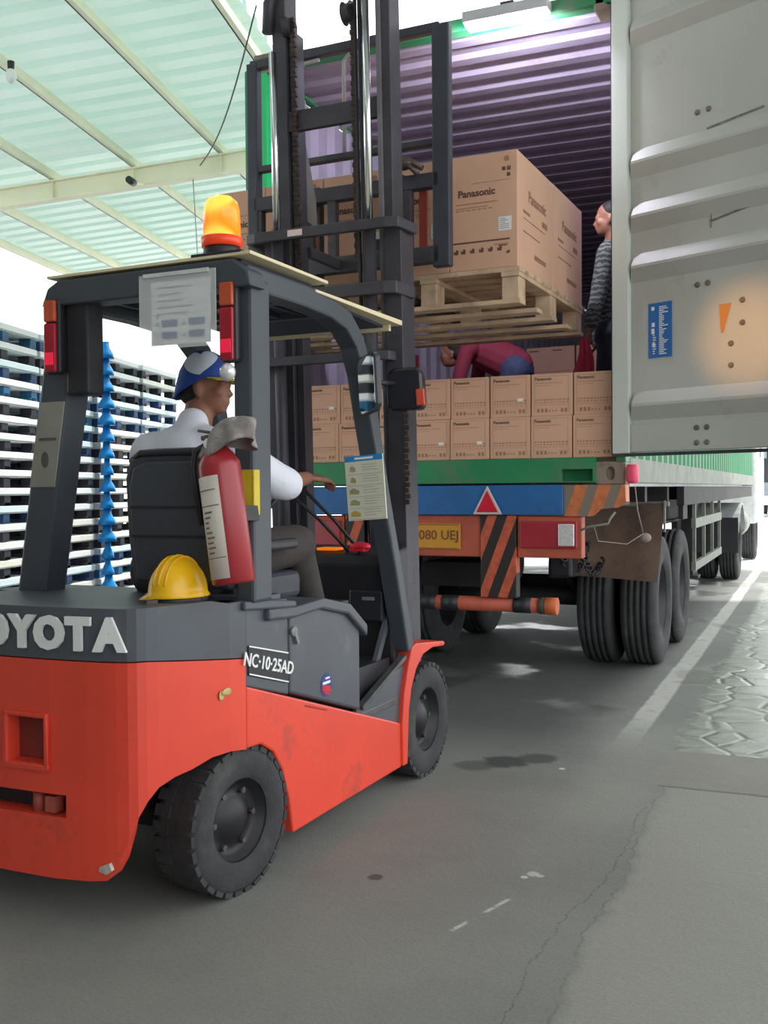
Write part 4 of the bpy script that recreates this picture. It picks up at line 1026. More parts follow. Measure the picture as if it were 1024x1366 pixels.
mb = MB(); mb.lathe([(0, .063), (.09, .061), (.118, .055), (.135, .036), (.139, .0)], (bx, by, 2.204), 'z', 32); P('beacon_dome', mb, beacon_glass(), bb, label='glowing amber dome')
# mirrors
mb = MB(); T = TR(-1.765, 4.02, 1.78) @ Matrix.Rotation(R(12), 4, 'Z') @ Matrix.Rotation(R(-4), 4, 'Y')
mb.prism([(-.075, -.07), (-.06, -.09), (.07, -.095), (.085, -.075), (.085, .06), (.065, .085), (-.04, .09), (-.07, .06)], 'y', -.035, .05, T)
mr = P('wing_mirror', mb, M('mirror_black', (34, 34, 40), .18, 0, .05), bev=.02, seg=3, label='black rear-view mirror housing')
mb = MB(); mb.box(.055, .09, -.045, -.02, -.08, -.01, T); P('orange_corner', mb, M('mirror_orange', (196, 70, 50), .4), mr, bev=.004)
mb = MB(); mb.tube([(-1.86, 3.85, 1.80), (-1.79, 4.0, 1.80)], .012, 8); mb.tube([(-1.86, 3.84, 1.80), (-1.80, 3.72, 1.79)], .009, 8); P('mirror_arm', mb, black)
mn = Vector((-.65, -.76, 0)).normalized(); up = Vector((0.0, 0.0, 1)); sd = up.cross(mn).normalized()
MT = Matrix(((sd.x, -mn.x, up.x, -1.785), (sd.y, -mn.y, up.y, 3.70), (sd.z, -mn.z, up.z, 1.772), (0, 0, 0, 1)))
MT = MT @ Matrix.Rotation(R(-6), 4, 'Y') @ Matrix.Diagonal((1.55, 1, .95, 1))
pol = [(-.05, -.10), (-.035, -.125), (.045, -.125), (.062, -.10), (.062, .10), (.045, .125), (-.035, .125), (-.05, .10)]
mb = MB(); mb.prism(pol, 'y', -.008, .018, MT); m1 = P('round_edged_mirror', mb, M('mirror_rim', (60, 62, 66), .4), bev=.006, label='upright driver mirror reflecting stripes')
mb = MB(); mb.prism([(a*.9, b*.94) for a, b in pol], 'y', -.010, -.0082, MT); P('mirror_glass', mb, M('mirror_silver', (235, 238, 240), .03, 1, 0), m1)
# instruction board
T = TR(-1.870, 3.85, 1.36) @ Matrix.Rotation(R(-4), 4, 'Y')
mb = MB(); mb.box(-.088, .088, -.004, .004, -.135, .135, T); ib = P('instruction_board', mb, M('board_cream', (212, 214, 190), .6, 0, .03), label='white instruction board with blue header')
mb = MB(); mb.box(-.088, .088, -.0055, -.004, .112, .135, T); P('blue_header', mb, M('header_blue', (20, 144, 214), .5), ib)
mb = MB()
for k in range(5): mb.box(-.082, .082, -.0052, -.004, .057-k*.047, .0585-k*.047, T)
for k in range(5):
    for j in range(3): mb.box(-.01, -.01+random.uniform(.05, .08), -.0052, -.004, .095-k*.047-j*.011, .097-k*.047-j*.011, T)
P('ruled_lines', mb, M('print_grey', (150, 156, 166), .7), ib)
mb = MB(); mb.box(-.04, .045, -.0062, -.0055, .119, .128, T); P('header_text', mb, white, ib)
for k in range(5):
    mb = MB(); z = .083-k*.047; s_ = .6 if k < 2 else 1.1
    mb.prism([(-.055-.018*s_, z-.012), (-.055+.022*s_, z-.014), (-.055+.024*s_, z), (-.055, z+.012), (-.055-.016*s_, z+.004)], 'y', -.0055, -.004, T)
    P('pictogram', mb, M('pictogram_%d' % (k > 3), ((190, 160, 60) if k > 3 else (158, 150, 108)), .6), ib)

# mast: leans back slightly
TILT = math.tan(R(1.8))
def MY(z, y=4.50): return y-(z-1.4)*TILT
def mrail(name, x0, x1, y0, z0, z1, dy, mat=mastm, **k):
    mb = MB(); mb.hexa([(x0, MY(z0, y0), z0), (x1, MY(z0, y0), z0), (x1, MY(z0, y0)+dy, z0), (x0, MY(z0, y0)+dy, z0), (x0, MY(z1, y0), z1), (x1, MY(z1, y0), z1), (x1, MY(z1, y0)+dy, z1), (x0, MY(z1, y0)+dy, z1)])
    return P(name, mb, mat, bev=.004, **k)
mrail('outer_mast_rail', -2.055, -1.965, 4.48, .12, 2.62, .15); mrail('outer_mast_rail', -2.71, -2.62, 4.48, .12, 2.62, .15)
mrail('inner_mast_rail', -2.085, -2.015, 4.51, .35, 4.15, .12); mrail('inner_mast_rail', -2.655, -2.58, 4.51, .35, 4.15, .12)
mrail('inner_mast_rail', -2.085, -2.06, 4.50, .5, 4.1, .08, M('mast_light_edge', (112, 110, 116), .5, .3)); mrail('inner_mast_rail', -2.58, -2.54, 4.545, .5, 3.62, .08, mastm)
for x, zt in ((-2.115, 3.66), (-2.622, 3.50)):
    mb = MB(); mb.tube([(x, MY(2.6, 4.455), 2.6), (x, MY(zt, 4.455), zt)], .019, 14); P('lift_rod', mb, chrome)
    mb = MB(); mb.tube([(x, MY(.3, 4.455), .3), (x, MY(2.6, 4.455), 2.6)], .030, 14); P('lift_cylinder', mb, mastm)
for x in (-2.205, -2.535):
    mb = MB()
    z = 2.45
    zt = 3.66
    k = 0
    while z < zt:
        wd_ = .016 if k % 2 else .011; mb.box(x-wd_, x+wd_, MY(z, 4.50), MY(z, 4.50)+.018, z, z+.022); z += .024; k += 1
    P('lift_chain', mb, chainm)
    mb = MB(); mb.lathe([(-.02, .055), (-.012, .045), (.012, .045), (.02, .055)], (x-.03, MY(3.64, 4.52), 3.64), 'x', 24); P('chain_pulley', mb, mastm)
mb = MB(); mb.tube([(-2.165, MY(.9), .9), (-2.165, MY(4.1), 4.1)], .012, 8); mb.tube([(-2.19, MY(.9), .9), (-2.19, MY(4.1), 4.1)], .010, 8); P('hydraulic_hose', mb, black)
mb = MB()
z = 1.28; k = 0
while z < 1.83: mb.box(-1.945-(.014 if k % 2 else .009), -1.945+(.014 if k % 2 else .009), MY(z, 4.45), MY(z, 4.45)+.015, z, z+.024); z += .027; k += 1
P('lift_chain', mb, chainm)
def bowed(z, y0, bow, x0, x1, h, th=.03, mat=mastm, name='mast_cross_member'):
    pts = [(x0, MY(z, y0)+bow), (x0+.02, MY(z, y0)+.02), (x0+.08, MY(z, y0)), (x1-.08, MY(z, y0)), (x1-.02, MY(z, y0)+.02), (x1, MY(z, y0)+bow)]
    mb = MB(); mb.wall([(a, b, z-h/2, z+h/2) for a, b in pts], th); P(name, mb, mat, bev=.005)
bowed(2.60, 4.40, .2, -2.80, -1.93, .05); bowed(2.30, 4.40, .2, -2.78, -1.945, .06); bowed(1.985, 4.40, .15, -2.77, -1.99, .045)
bowed(.93, 4.42, .15, -2.77, -1.96, .08); bowed(.6, 4.42, .12, -2.77, -1.96, .12)
mrail('mast_cross_member', -2.62, -2.09, 4.52, 3.13, 3.23, .03)
mb = MB(); mb.tube([(-2.67, MY(3.70), 3.62), (-2.66, MY(3.8), 3.76), (-2.60, MY(3.86), 3.85), (-2.3, MY(3.86), 3.86), (-2.08, MY(3.86), 3.87)], .03, 10); P('mast_top_tie', mb, mastm)
mb = MB(); mb.box(-1.99, -1.93, 4.44, 4.49, 2.585, 2.62) if False else mb.box(-2.53, -2.45, MY(2.6, 4.40)-.004, MY(2.6, 4.40), 2.585, 2.615); P('rail_sticker', mb, M('sticker_white_red', (220, 200, 196), .5), fk)
mb = MB(); mb.prism([(MY(2.95, 4.60), 2.72), (MY(2.95, 4.60)+.14, 2.70), (MY(2.95, 4.6)+.13, 2.85), (MY(3.05, 4.60)+.03, 3.10), (MY(3.05, 4.60), 3.08)], 'x', -2.585, -2.545); P('carriage_bracket', mb, M('bracket_light', (120, 118, 118), .5, .2), fk)
# carriage, backrest and forks (level with the load)
for z0, z1 in ((2.90, 2.975), (2.515, 2.60)):
    mb = MB(); mb.box(-3.06, -1.955, 4.90, 4.96, z0, z1); P('carriage_bar', mb, mastm, bev=.004)
for x in (-3.06, -2.60, -2.16):
    mb = MB(); mb.box(x, x+.05, 4.905, 4.95, 2.55, 2.95); P('carriage_upright', mb, mastm, bev=.004)
mb = MB(); mb.box(-2.085, -2.045, 4.955, 4.975, 2.56, 2.92); P('red_strap', mb, M('faded_red', (150, 60, 50), .6), fk); 
mb = MB(); mb.box(-2.715, -2.685, 4.955, 4.975, 2.56, 2.86); P('red_strap', mb, M('faded_red', (150, 60, 50), .6), fk)
for x in (-2.55, -2.17):
    mb = MB(); mb.box(x, x+.03, MY(2.7, 4.62), 4.92, 2.53, 2.58); P('carriage_roller_arm', mb, mastm)
mb = MB(); mb.box(-1.99, -1.895, 4.90, 4.955, 2.49, 3.72); P('load_backrest_upright', mb, M('backrest_steel', (66, 68, 78), .5, .2, .1), bev=.008)
mb = MB(); mb.box(-3.10, -3.03, 4.90, 4.955, 2.49, 3.72); P('load_backrest_upright', mb, M('backrest_steel', (66, 68, 78), .5, .2, .1), bev=.008)
for z0, z1, m_ in ((3.685, 3.735, mastm), (3.115, 3.15, mastm)):
    mb = MB(); mb.box(-3.08, -1.95, 4.905, 4.95, z0, z1) ; P('load_backrest_bar', mb, m_, bev=.006)
pipe = M('pale_pipe', (176, 170, 172), .5, .1)
for x in (-2.775, -2.505):
    mb = MB(); mb.tube([(x, 4.93, 3.14), (x, 4.93, 3.64), (x+.03, 4.93, 3.67), (x+.12, 4.93, 3.675)], .011, 8); P('load_backrest_pipe', mb, pipe)
for x in (-2.78, -2.28):
    mb = MB(); mb.prism([(4.955, 3.0), (5.0, 3.0), (5.0, 2.42), (5.03, 2.385), (6.1, 2.395), (6.1, 2.375), (5.0, 2.34), (4.955, 2.38)], 'x', x, x+.11); P('fork', mb, M('fork_steel', (58, 54, 54), .5, .4, .2), bev=.004)
mb = MB(); mb.ell((-2.13, 4.86, 3.02), (.05, .04, .03)); mb.tube([(-2.2, 4.88, 3.03), (-2.12, 4.86, 3.05), (-2.03, 4.87, 2.99)], .016, 8); mb.tube([(-2.2, 4.86, 3.0), (-2.1, 4.84, 3.01), (-2.05, 4.86, 2.96)], .014, 8); P('hose_fitting', mb, M('fitting', (84, 70, 66), .5, .3))

# ------------------------------------------------------------------ things carried on the forklift
ex = thing('fire_extinguisher', 'red fire extinguisher with a long white label strapped to the right rear guard post', 'fire extinguisher', (-1.80, 2.68, 1.04), FL)
A = Vector((-1.800, 2.745, 1.055)); B = Vector((-1.862, 2.755, 1.46)); ax_ = (B-A).normalized()
EM = TR(*A) @ Vector((0, 0, 1)).rotation_difference(ax_).to_matrix().to_4x4()
def EX(name, mb, mat, parent=None, **k): mb.v = [EM @ v for v in mb.v]; return ob(name, mb, mat, parent or ex, FL, **k)
r_ = .068
mb = MB(); mb.lathe([(0, r_*.9), (.008, r_), (.375, r_), (.39, r_*.97), (.42, r_*.72), (.435, .035), (.45, .022), (.47, .02)], (0, 0, 0), 'z', 36); cyl = EX('cylinder', mb, M('extinguisher_red', (158, 42, 50), .3, 0, .08))
def curved(a0, a1, z0, z1, rr, n=14):
    mb = MB(); vs = []
    for k in range(n+1):
        a = a0+(a1-a0)*k/n
        for z in (z0, z1):
            for q in (rr, rr+.0015): vs.append((q*cos(a), q*sin(a), z))
    fs = []
    for k in range(n):
        b = k*4; fs += [(b, b+4, b+6, b+2), (b+1, b+3, b+7, b+5), (b+2, b+6, b+7, b+3), (b, b+1, b+5, b+4)]
    return mb.add(vs, fs, True)
mb = curved(R(195), R(296), .02, .345, r_); lbx = EX('white_label', mb, M('label_offwhite', (218, 210, 200), .6, 0, .04), cyl)
mb = MB()
for z, a0, a1 in ((.25, 205, 290), (.085, 205, 292), (.30, 215, 285)):
    m_ = curved(R(a0), R(a1), z, z+.003, r_+.0012, 6); mb.add(m_.v, m_.f)
for k in range(9):
    z = .10+k*.016; m_ = curved(R(238), R(238+random.choice([16, 24, 30])), z, z+.006, r_+.0012, 4); mb.add(m_.v, m_.f)
EX('label_lines', mb, M('label_ink', (128, 110, 104), .7), lbx)
mb = MB(); mb.box(-.05, .06, -.012, .012, .47, .485); mb.box(-.02, .02, -.02, .02, .44, .475); mb.bar((.05, 0, .47), (-.06, 0, .505), .02, .01); EX('valve_handle', mb, M('valve_grey', (110, 104, 102), .4, .3), ex, bev=.003)
mb = MB(); mb.lathe([(-.01, .016), (.01, .016)], (.0, -.04, .45), 'y', 14); EX('gauge', mb, white, ex)
mb = MB(); mb.tube([(-.02, 0, .46), (-.07, -.02, .44), (-.088, -.02, .38), (-.086, -.01, .2)], .010, 8); EX('hose', mb, black, ex)
for z in (.10, .30):
    pass
mb = MB(); mb.box(-.02, .02, r_, r_+.10, .2, .25); EX('bracket', mb, black, ex)
# crumpled grey plastic bag / cover over the valve
def crumple(pts_, name, mat, amp=.012):
    mb = MB(); vs = []; nu, nv = 22, 12
    return mb
cv = MB()
vs = []; nu, nv = 26, 9
for j in range(nv+1):
    v = j/nv
    for i in range(nu):
        a = 2*pi*i/nu; r0 = .035+.075*v**.7; wob_ = 1+.16*sin(a*3+v*4)+.12*sin(a*7-v*3)
        vs.append((-1.815+.03*(1-v)+r0*wob_*cos(a)*.88, 2.755+r0*wob_*sin(a)*.62, 1.585-.085*v*v-.018*v*sin(a*2)+.03*v*cos(a)*.6-.015*v))
fs = [(j*nu+i, j*nu+(i+1) % nu, (j+1)*nu+(i+1) % nu, (j+1)*nu+i) for j in range(nv) for i in range(nu)]+[tuple(range(nu))]
cv.add(vs, fs, True)
cvo = ob('cover_bag', cv, M('grey_cover', (150, 144, 142), .6, 0, .2, 25, bmp=.6), None, FL, sub=1)
md = cvo.modifiers.new('thick', 'SOLIDIFY'); md.thickness = .003
tag(cvo, 'crumpled grey plastic cover hanging over the extinguisher valve', 'cover')

# yellow safety helmet on the rear deck
hm = thing('hard_hat', 'yellow safety helmet lying on the charcoal rear deck against the seat', 'helmet', (-1.99, 2.66, .985), FL)
HX, HY, HZ = -2.005, 2.73, 1.025
mb = MB(); vs = []; nu, nv = 40, 14
for j in range(nv+1):
    ph = (pi/2)*j/nv
    for i in range(nu):
        a = 2*pi*i/nu; rr = sin(ph); ridge = 1+.035*math.exp(-((sin(a))/.16)**2)*(1 if rr > .05 else 0)
        vs.append((HX+.088*rr*cos(a), HY+.108*rr*sin(a), HZ+.112*cos(ph)*(1+.05*math.exp(-(rr*cos(a)/.25)**2))))
fs = [(j*nu+i, j*nu+(i+1) % nu, (j+1)*nu+(i+1) % nu, (j+1)*nu+i) for j in range(nv) for i in range(nu)]
mb.add(vs, fs, True)
k = len(mb.v); vs2 = []
for i in range(nu):
    a = 2*pi*i/nu; e = .012+.035*max(0, cos(a-pi*1.08))**2; vs2.append((HX+(.088+e*.7)*cos(a), HY+(.108+e*.7)*sin(a), HZ-.012-.01*max(0, cos(a-pi))))
mb.add(vs[-nu:]+vs2, [(i, (i+1) % nu, nu+(i+1) % nu, nu+i) for i in range(nu)], True)
sh = ob('shell', mb, yel, hm, FL); md = sh.modifiers.new('thick', 'SOLIDIFY'); md.thickness = .004
for dx in (-.022, 0, .022):
    mb = MB(); pts = []
    for q in range(13):
        a = -1.35+2.7*q/12; pts.append((HX+dx, HY+.108*sin(a)*sqrt(1-(dx/.088)**2), HZ+.117*cos(a)*sqrt(1-(dx/.088)**2)+.001))
    mb.tube(pts, .004, 8); ob('ridge', mb, yel, sh, FL)
mb = MB(); pts = [(HX+.074*cos(2*pi*q/24), HY+.09*sin(2*pi*q/24), HZ-.022) for q in range(25)]; mb.tube(pts, .018, 8, caps=False); ob('head_band', mb, black, hm, FL)
mb = MB(); mb.box(HX-.04, HX+.0, HY-.112, HY-.094, HZ-.038, HZ-.010); ob('buckle', mb, M('strap_grey', (150, 140, 128), .7), hm, FL)

# ------------------------------------------------------------------ people
def person(name, label, base, frame, body_caps, body_ells, vox=.009, mat=skin):
    t = thing(name, label, 'person', base, frame)
    mb = MB()
    for a in body_caps: mb.cap(*a)
    for a in body_ells: mb.ell(*a)
    ob('body', mb, mat, t, frame, remesh=vox)
    return t
def cloth(t, name, frame, caps, ells, mat, vox=.01, **k):
    mb = MB()
    for a in caps: mb.cap(*a)
    for a in ells: mb.ell(*a)
    return ob(name, mb, mat, t, frame, remesh=vox, **k)
def head_ells(c, yaw, s=1.0):
    """head shapes facing +x turned by yaw about z"""
    Rm = Matrix.Rotation(yaw, 4, 'Z'); c = Vector(c)
    def q(x, y, z): return c + (Rm @ Vector((x, y, z)))*s
    E_ = []
    def e(x, y, z, a, b, d, tilt=0): E_.append((q(x, y, z), (a*s, b*s, d*s), 18, 12, Rm @ Matrix.Rotation(tilt, 4, 'Y')))
    e(-.012, 0, .03, .098, .076, .088); e(.018, 0, -.035, .074, .062, .080); e(.052, 0, -.082, .034, .036, .028)   # skull, face, chin
    e(.092, 0, -.022, .012, .012, .026, -.35); e(.102, 0, -.034, .012, .014, .010)                                # nose
    e(.078, 0, .012, .020, .050, .012)                                                                              # brow
    e(.088, 0, -.060, .010, .022, .006); e(.086, 0, -.070, .010, .020, .006)                                        # lips
    for s_ in (1, -1):
        e(.060, s_*.040, -.028, .026, .020, .022); e(.084, s_*.030, .000, .010, .013, .009)
        e(-.006, s_*.074, -.022, .018, .008, .030); e(-.012, s_*.079, -.006, .014, .006, .014)
    return E_, q
def hand(caps, ells, wrist, d, nrm, s=1.0, curl=.9, thumb=1):
    """palm + five fingers: d = pointing direction, nrm = back-of-hand normal"""
    wv = Vector(wrist); d = Vector(d).normalized(); nrm = Vector(nrm).normalized(); sd = d.cross(nrm).normalized()*thumb
    nrm = sd.cross(d).normalized()*(1 if thumb > 0 else -1)
    pc = wv+d*.05*s
    for k in (-1.2, -.4, .4, 1.2): caps.append((wv+d*.012*s+sd*k*.013*s, wv+d*.085*s+sd*k*.019*s, .014*s, .0125*s))
    for k, L in ((-1.5, .062), (-.5, .074), (.5, .080), (1.5, .072)):
        p0 = wv+d*.088*s+sd*k*.0195*s; a = d; p = p0; rr = .0092*s
        for seg, fr in enumerate((.45, .3, .25)):
            a = (Matrix.Rotation(-curl*(.35+.35*seg)/1.0, 3, sd*thumb) @ d) if True else a
            dirn = (d*cos(curl*(.3+.55*seg)) - nrm*sin(curl*(.3+.55*seg)))
            p2 = p+dirn*L*fr*s*1.1; caps.append((p, p2, rr, rr*.93, 8)); p = p2; rr *= .94
    p0 = wv+d*.025*s+sd*.022*s; p1 = p0+(d*.55+sd*.75-nrm*.35).normalized()*.042*s; p2 = p1+(d*.8+sd*.15-nrm*.5).normalized()*.034*s
    caps += [(p0, p1, .0125*s, .0105*s), (p1, p2, .0105*s, .009*s)]

# driver, seated, looking over his right shoulder
hc = (-2.235, 3.23, 1.745); yaw = R(14)
E_, q = head_ells(hc, yaw, .98)
E_.append((q(-.02, 0, .03), (.085, .07, .085)))
caps = [((-2.24, 3.14, 1.50), q(-.02, 0, -.06), .062, .055),
        ((-2.24, 3.12, 1.02), (-2.24, 3.10, 1.28), .15, .13), ((-2.24, 3.10, 1.28), (-2.235, 3.12, 1.47), .14, .11),
        ((-2.40, 3.13, 1.505), (-2.07, 3.16, 1.505), .062, .062),
        ((-2.06, 3.16, 1.49), (-2.0, 3.40, 1.375), .052, .042), ((-2.0, 3.40, 1.375), (-2.045, 3.66, 1.40), .040, .028),
        ((-2.43, 3.13, 1.49), (-2.54, 3.27, 1.27), .052, .042), ((-2.54, 3.27, 1.27), (-2.52, 3.62, 1.33), .040, .028)]
hand(caps, None, (-2.045, 3.69, 1.402), (.22, 1, -.06), (.3, -.1, 1), 1.0, .9, -1)
hand(caps, None, (-2.52, 3.65, 1.335), (.15, 1, .05), (-.3, 0, 1), 1.0, 1.0, 1)
legs = [((-2.14, 3.12, 1.09), (-2.04, 3.56, 1.135), .092, .070), ((-2.04, 3.56, 1.135), (-2.02, 3.72, .74), .064, .044), ((-2.02, 3.72, .74), (-2.03, 3.80, .50), .044, .036),
        ((-2.34, 3.12, 1.09), (-2.42, 3.58, 1.12), .092, .070), ((-2.42, 3.58, 1.12), (-2.42, 3.76, .72), .062, .042), ((-2.42, 3.76, .72), (-2.42, 3.84, .50), .042, .036)]
caps += [(a, b, r1*.9, r2*.9) for a, b, r1, r2 in legs]
for x in (-2.03, -2.42): caps.append(((x, 3.80, .47), (x, 3.98, .462), .03, .026))
dr = person('person', 'seated driver in a white shirt and blue and white cap steering the forklift', (-2.24, 3.12, .95), FL, caps, E_, .008)
sc = [((-2.24, 3.12, 1.04), (-2.24, 3.09, 1.28), .165, .150), ((-2.24, 3.09, 1.28), (-2.235, 3.11, 1.45), .155, .125),
      ((-2.40, 3.12, 1.495), (-2.075, 3.15, 1.49), .082, .074), ((-2.245, 3.13, 1.50), (-2.24, 3.15, 1.60), .095, .062), ((-2.30, 3.12, 1.52), (-2.17, 3.14, 1.52), .075, .075),
      ((-2.06, 3.16, 1.485), (-2.005, 3.37, 1.385), .070, .068), ((-2.005, 3.37, 1.385), (-2.0, 3.42, 1.375), .070, .066), ((-2.43, 3.13, 1.49), (-2.54, 3.26, 1.28), .070, .062)]
cloth(dr, 'shirt', FL, sc, [], shirtw, .010)
cloth(dr, 'trousers', FL, [(a, b, r1*1.06, r2*1.12+.004) for a, b, r1, r2 in legs]+[((-2.14, 3.10, 1.06), (-2.34, 3.10, 1.06), .125, .125)], [], trous, .010)
for x in (-2.03, -2.42):
    cloth(dr, 'shoe', FL, [((x, 3.78, .468), (x, 4.0, .462), .040, .034)], [], black, .008)
# hair and cap
cloth(dr, 'hair', FL, [], [(q(-.030, 0, .012), (.083, .079, .072)), (q(-.04, 0, -.03), (.062, .068, .05))], hair, .007)
capm = M('cap_blue', (24, 66, 148), .75, 0, .06, 20)
mb = MB(); Rm = Matrix.Rotation(yaw, 4, 'Z'); vs = []; nu, nv = 36, 12
for j in range(nv+1):
    ph = (pi/2)*j/nv*1.0
    for i in range(nu):
        a = 2*pi*i/nu; v = Vector((.108*sin(ph)**.8*cos(a), .092*sin(ph)**.8*sin(a), .112*cos(ph)))
        vs.append(Vector(hc)+(Rm @ (v+Vector((-.012, 0, .022-.072*max(0, .25-cos(a)*.75)*sin(ph)**2)))))
fs = [(j*nu+i, j*nu+(i+1) % nu, (j+1)*nu+(i+1) % nu, (j+1)*nu+i) for j in range(nv) for i in range(nu)]
mb.add(vs, fs, True)
cp = ob('cap', mb, capm, dr, FL, label='blue cap with white panel and yellow peak'); md = cp.modifiers.new('thick', 'SOLIDIFY'); md.thickness = .003
def capP(a, ph, off=.003):
    v = Vector((.108*sin(ph)**.8*cos(a), .092*sin(ph)**.8*sin(a), .112*cos(ph))); n_ = v.normalized()*off
    return Vector(hc)+(Rm @ (v+n_+Vector((-.012, 0, .022-.072*max(0, .25-cos(a)*.75)*sin(ph)**2))))
# heart-shaped white panel on the side facing the camera
mb = MB(); vs = []; fs = []; a0 = R(283)
na, npz = 20, 16
for i in range(na+1):
    u = -1+2*i/na
    top = .42+.10*(1-abs(abs(u)-.5)*2) if True else 0
    bot = .06+.58*(abs(u))**1.1
    zt_, zb_ = .30-.0, 1.30
    pt = .66-.20*(1-(2*abs(u)-1)**2); pb = 1.42-(abs(u))**1.2*.62
    for j in range(npz+1):
        ph = pt+(pb-pt)*j/npz; vs.append(capP(a0+u*R(48), ph, .004))
for i in range(na):
    for j in range(npz): fs.append((i*(npz+1)+j, (i+1)*(npz+1)+j, (i+1)*(npz+1)+j+1, i*(npz+1)+j+1))
mb.add(vs, fs, True); ob('white_panel', mb, M('cap_white', (206, 216, 226), .75, 0, .05), cp, FL)
mb = MB(); vs = []; fs = []
for i in range(17):
    a = R(-70)+R(140)*i/16
    for j in range(5):
        t = j/4; base_ = Vector((.100*cos(a)-.01, .086*sin(a), .022)); out_ = Vector((.070*t*cos(a*.6), .006*t*sin(a), -.012*t*t+.004))
        vs.append(Vector(hc)+(Rm @ (base_+out_)))
for i in range(16):
    for j in range(4): fs.append((i*5+j, (i+1)*5+j, (i+1)*5+j+1, i*5+j+1))
mb.add(vs, fs, True); pk = ob('peak', mb, M('peak_yellow', (206, 190, 70), .6), cp, FL); md = pk.modifiers.new('thick', 'SOLIDIFY'); md.thickness = .004

# worker standing inside the container, half hidden by the door
hc2 = (-1.32, 7.02, 3.17); yaw2 = R(188)
E2, q2 = head_ells(hc2, yaw2, 1.0)
fx, fy = -1.30, 7.05
caps = [((fx, fy, 2.98), q2(-.02, 0, -.06), .058, .052), ((fx, fy, 2.42), (fx, fy, 2.72), .13, .135), ((fx, fy, 2.72), (fx, fy, 2.90), .14, .11), ((fx, fy-.17, 2.93), (fx, fy+.17, 2.93), .06, .06),
        ((fx-.01, fy-.20, 2.91), (fx-.06, fy-.22, 2.62), .052, .042), ((fx-.06, fy-.22, 2.62), (fx-.11, fy-.26, 2.40), .040, .030),
        ((fx-.01, fy+.20, 2.91), (fx-.02, fy+.24, 2.62), .052, .042), ((fx-.02, fy+.24, 2.62), (fx-.12, fy+.22, 2.42), .040, .030)]
hand(caps, None, (fx-.115, fy-.265, 2.37), (-.25, -.1, -1), (-1, .2, 0), 1, .6, 1)
hand(caps, None, (fx-.13, fy+.215, 2.40), (-.6, -.1, -.8), (-1, 0, .6), 1, .6, -1)
lg = [((fx, fy-.09, 2.38), (fx-.03, fy-.10, 1.98), .088, .064), ((fx-.03, fy-.10, 1.98), (fx+.01, fy-.10, 1.62), .056, .038), ((fx, fy+.09, 2.38), (fx-.03, fy+.10, 1.98), .088, .064), ((fx-.03, fy+.10, 1.98), (fx+.01, fy+.10, 1.62), .056, .038)]
caps += [(a, b, r1*.9, r2*.9) for a, b, r1, r2 in lg]
for yy in (fy-.10, fy+.10): caps.append(((fx+.02, yy, 1.578), (fx-.15, yy, 1.570), .03, .026))
wk = person('person', 'worker in a dark camouflage shirt standing inside the container behind the door edge', (fx, fy, 1.532), I4, caps, E2, .010)
def camo():
    m, nt, bs = newmat('striped_dark_shirt'); n = noise(nt, 30, 3)
    tc = nt.nodes.new('ShaderNodeTexCoord'); sp = nt.nodes.new('ShaderNodeSeparateXYZ'); nt.links.new(tc.outputs['Object'], sp.inputs[0])
    st = (NX(nt, sp.outputs[2])/.035 + (n-.5)*1.4 + 50.0).fract().gt(.55)
    nt.links.new(cmix(nt, st, lin((54, 58, 58)), lin((104, 112, 106))), bs.inputs['Base Color']); bs.inputs['Roughness'].default_value = .85; return m
cloth(wk, 'shirt', I4, [((fx, fy, 2.38), (fx, fy, 2.72), .150, .152), ((fx, fy, 2.72), (fx, fy, 2.89), .155, .125), ((fx, fy-.17, 2.92), (fx, fy+.17, 2.92), .075, .075), ((fx, fy, 2.94), (fx-.005, fy, 3.03), .08, .06),
      ((fx-.01, fy-.20, 2.90), (fx-.06, fy-.22, 2.62), .068, .056), ((fx-.06, fy-.22, 2.62), (fx-.105, fy-.255, 2.43), .055, .045), ((fx-.01, fy+.20, 2.90), (fx-.02, fy+.24, 2.62), .068, .056), ((fx-.02, fy+.24, 2.62), (fx-.10, fy+.22, 2.46), .055, .045)], [], camo(), .010)
cloth(wk, 'trousers', I4, [(a, b, r1*1.06, r2*1.15+.005) for a, b, r1, r2 in lg]+[((fx, fy-.07, 2.38), (fx, fy+.07, 2.38), .125, .125)], [], M('navy_trousers', (40, 42, 54), .85, 0, .1), .010)
cloth(wk, 'hair', I4, [], [(q2(-.022, 0, .045), (.096, .083, .080)), (q2(-.04, 0, 0), (.075, .08, .07))], hair, .008)
for yy in (fy-.10, fy+.10): cloth(wk, 'shoe', I4, [((fx+.02, yy, 1.576), (fx-.17, yy, 1.568), .040, .034)], [], black, .008)
# red cloth hanging from his hand
mb = MB(); vs = []
for j in range(11):
    v = j/10
    for i in range(9):
        u = i/8-.5; vs.append((fx-.145+u*(.05+.16*v)+.02*sin(v*5), fy-.30+.02*sin(i*1.9+v*3)*(.3+v), 2.34-.44*v-.03*cos(u*6)*v))
mb.add(vs, [(j*9+i, j*9+i+1, (j+1)*9+i+1, (j+1)*9+i) for j in range(10) for i in range(8)], True)
rc = ob('red_cloth', mb, M('red_cloth', (176, 44, 70), .85, 0, .1), None); md = rc.modifiers.new('thick', 'SOLIDIFY'); md.thickness = .012
tag(rc, 'dark red cloth hanging from the standing worker\'s hand inside the container', 'cloth')

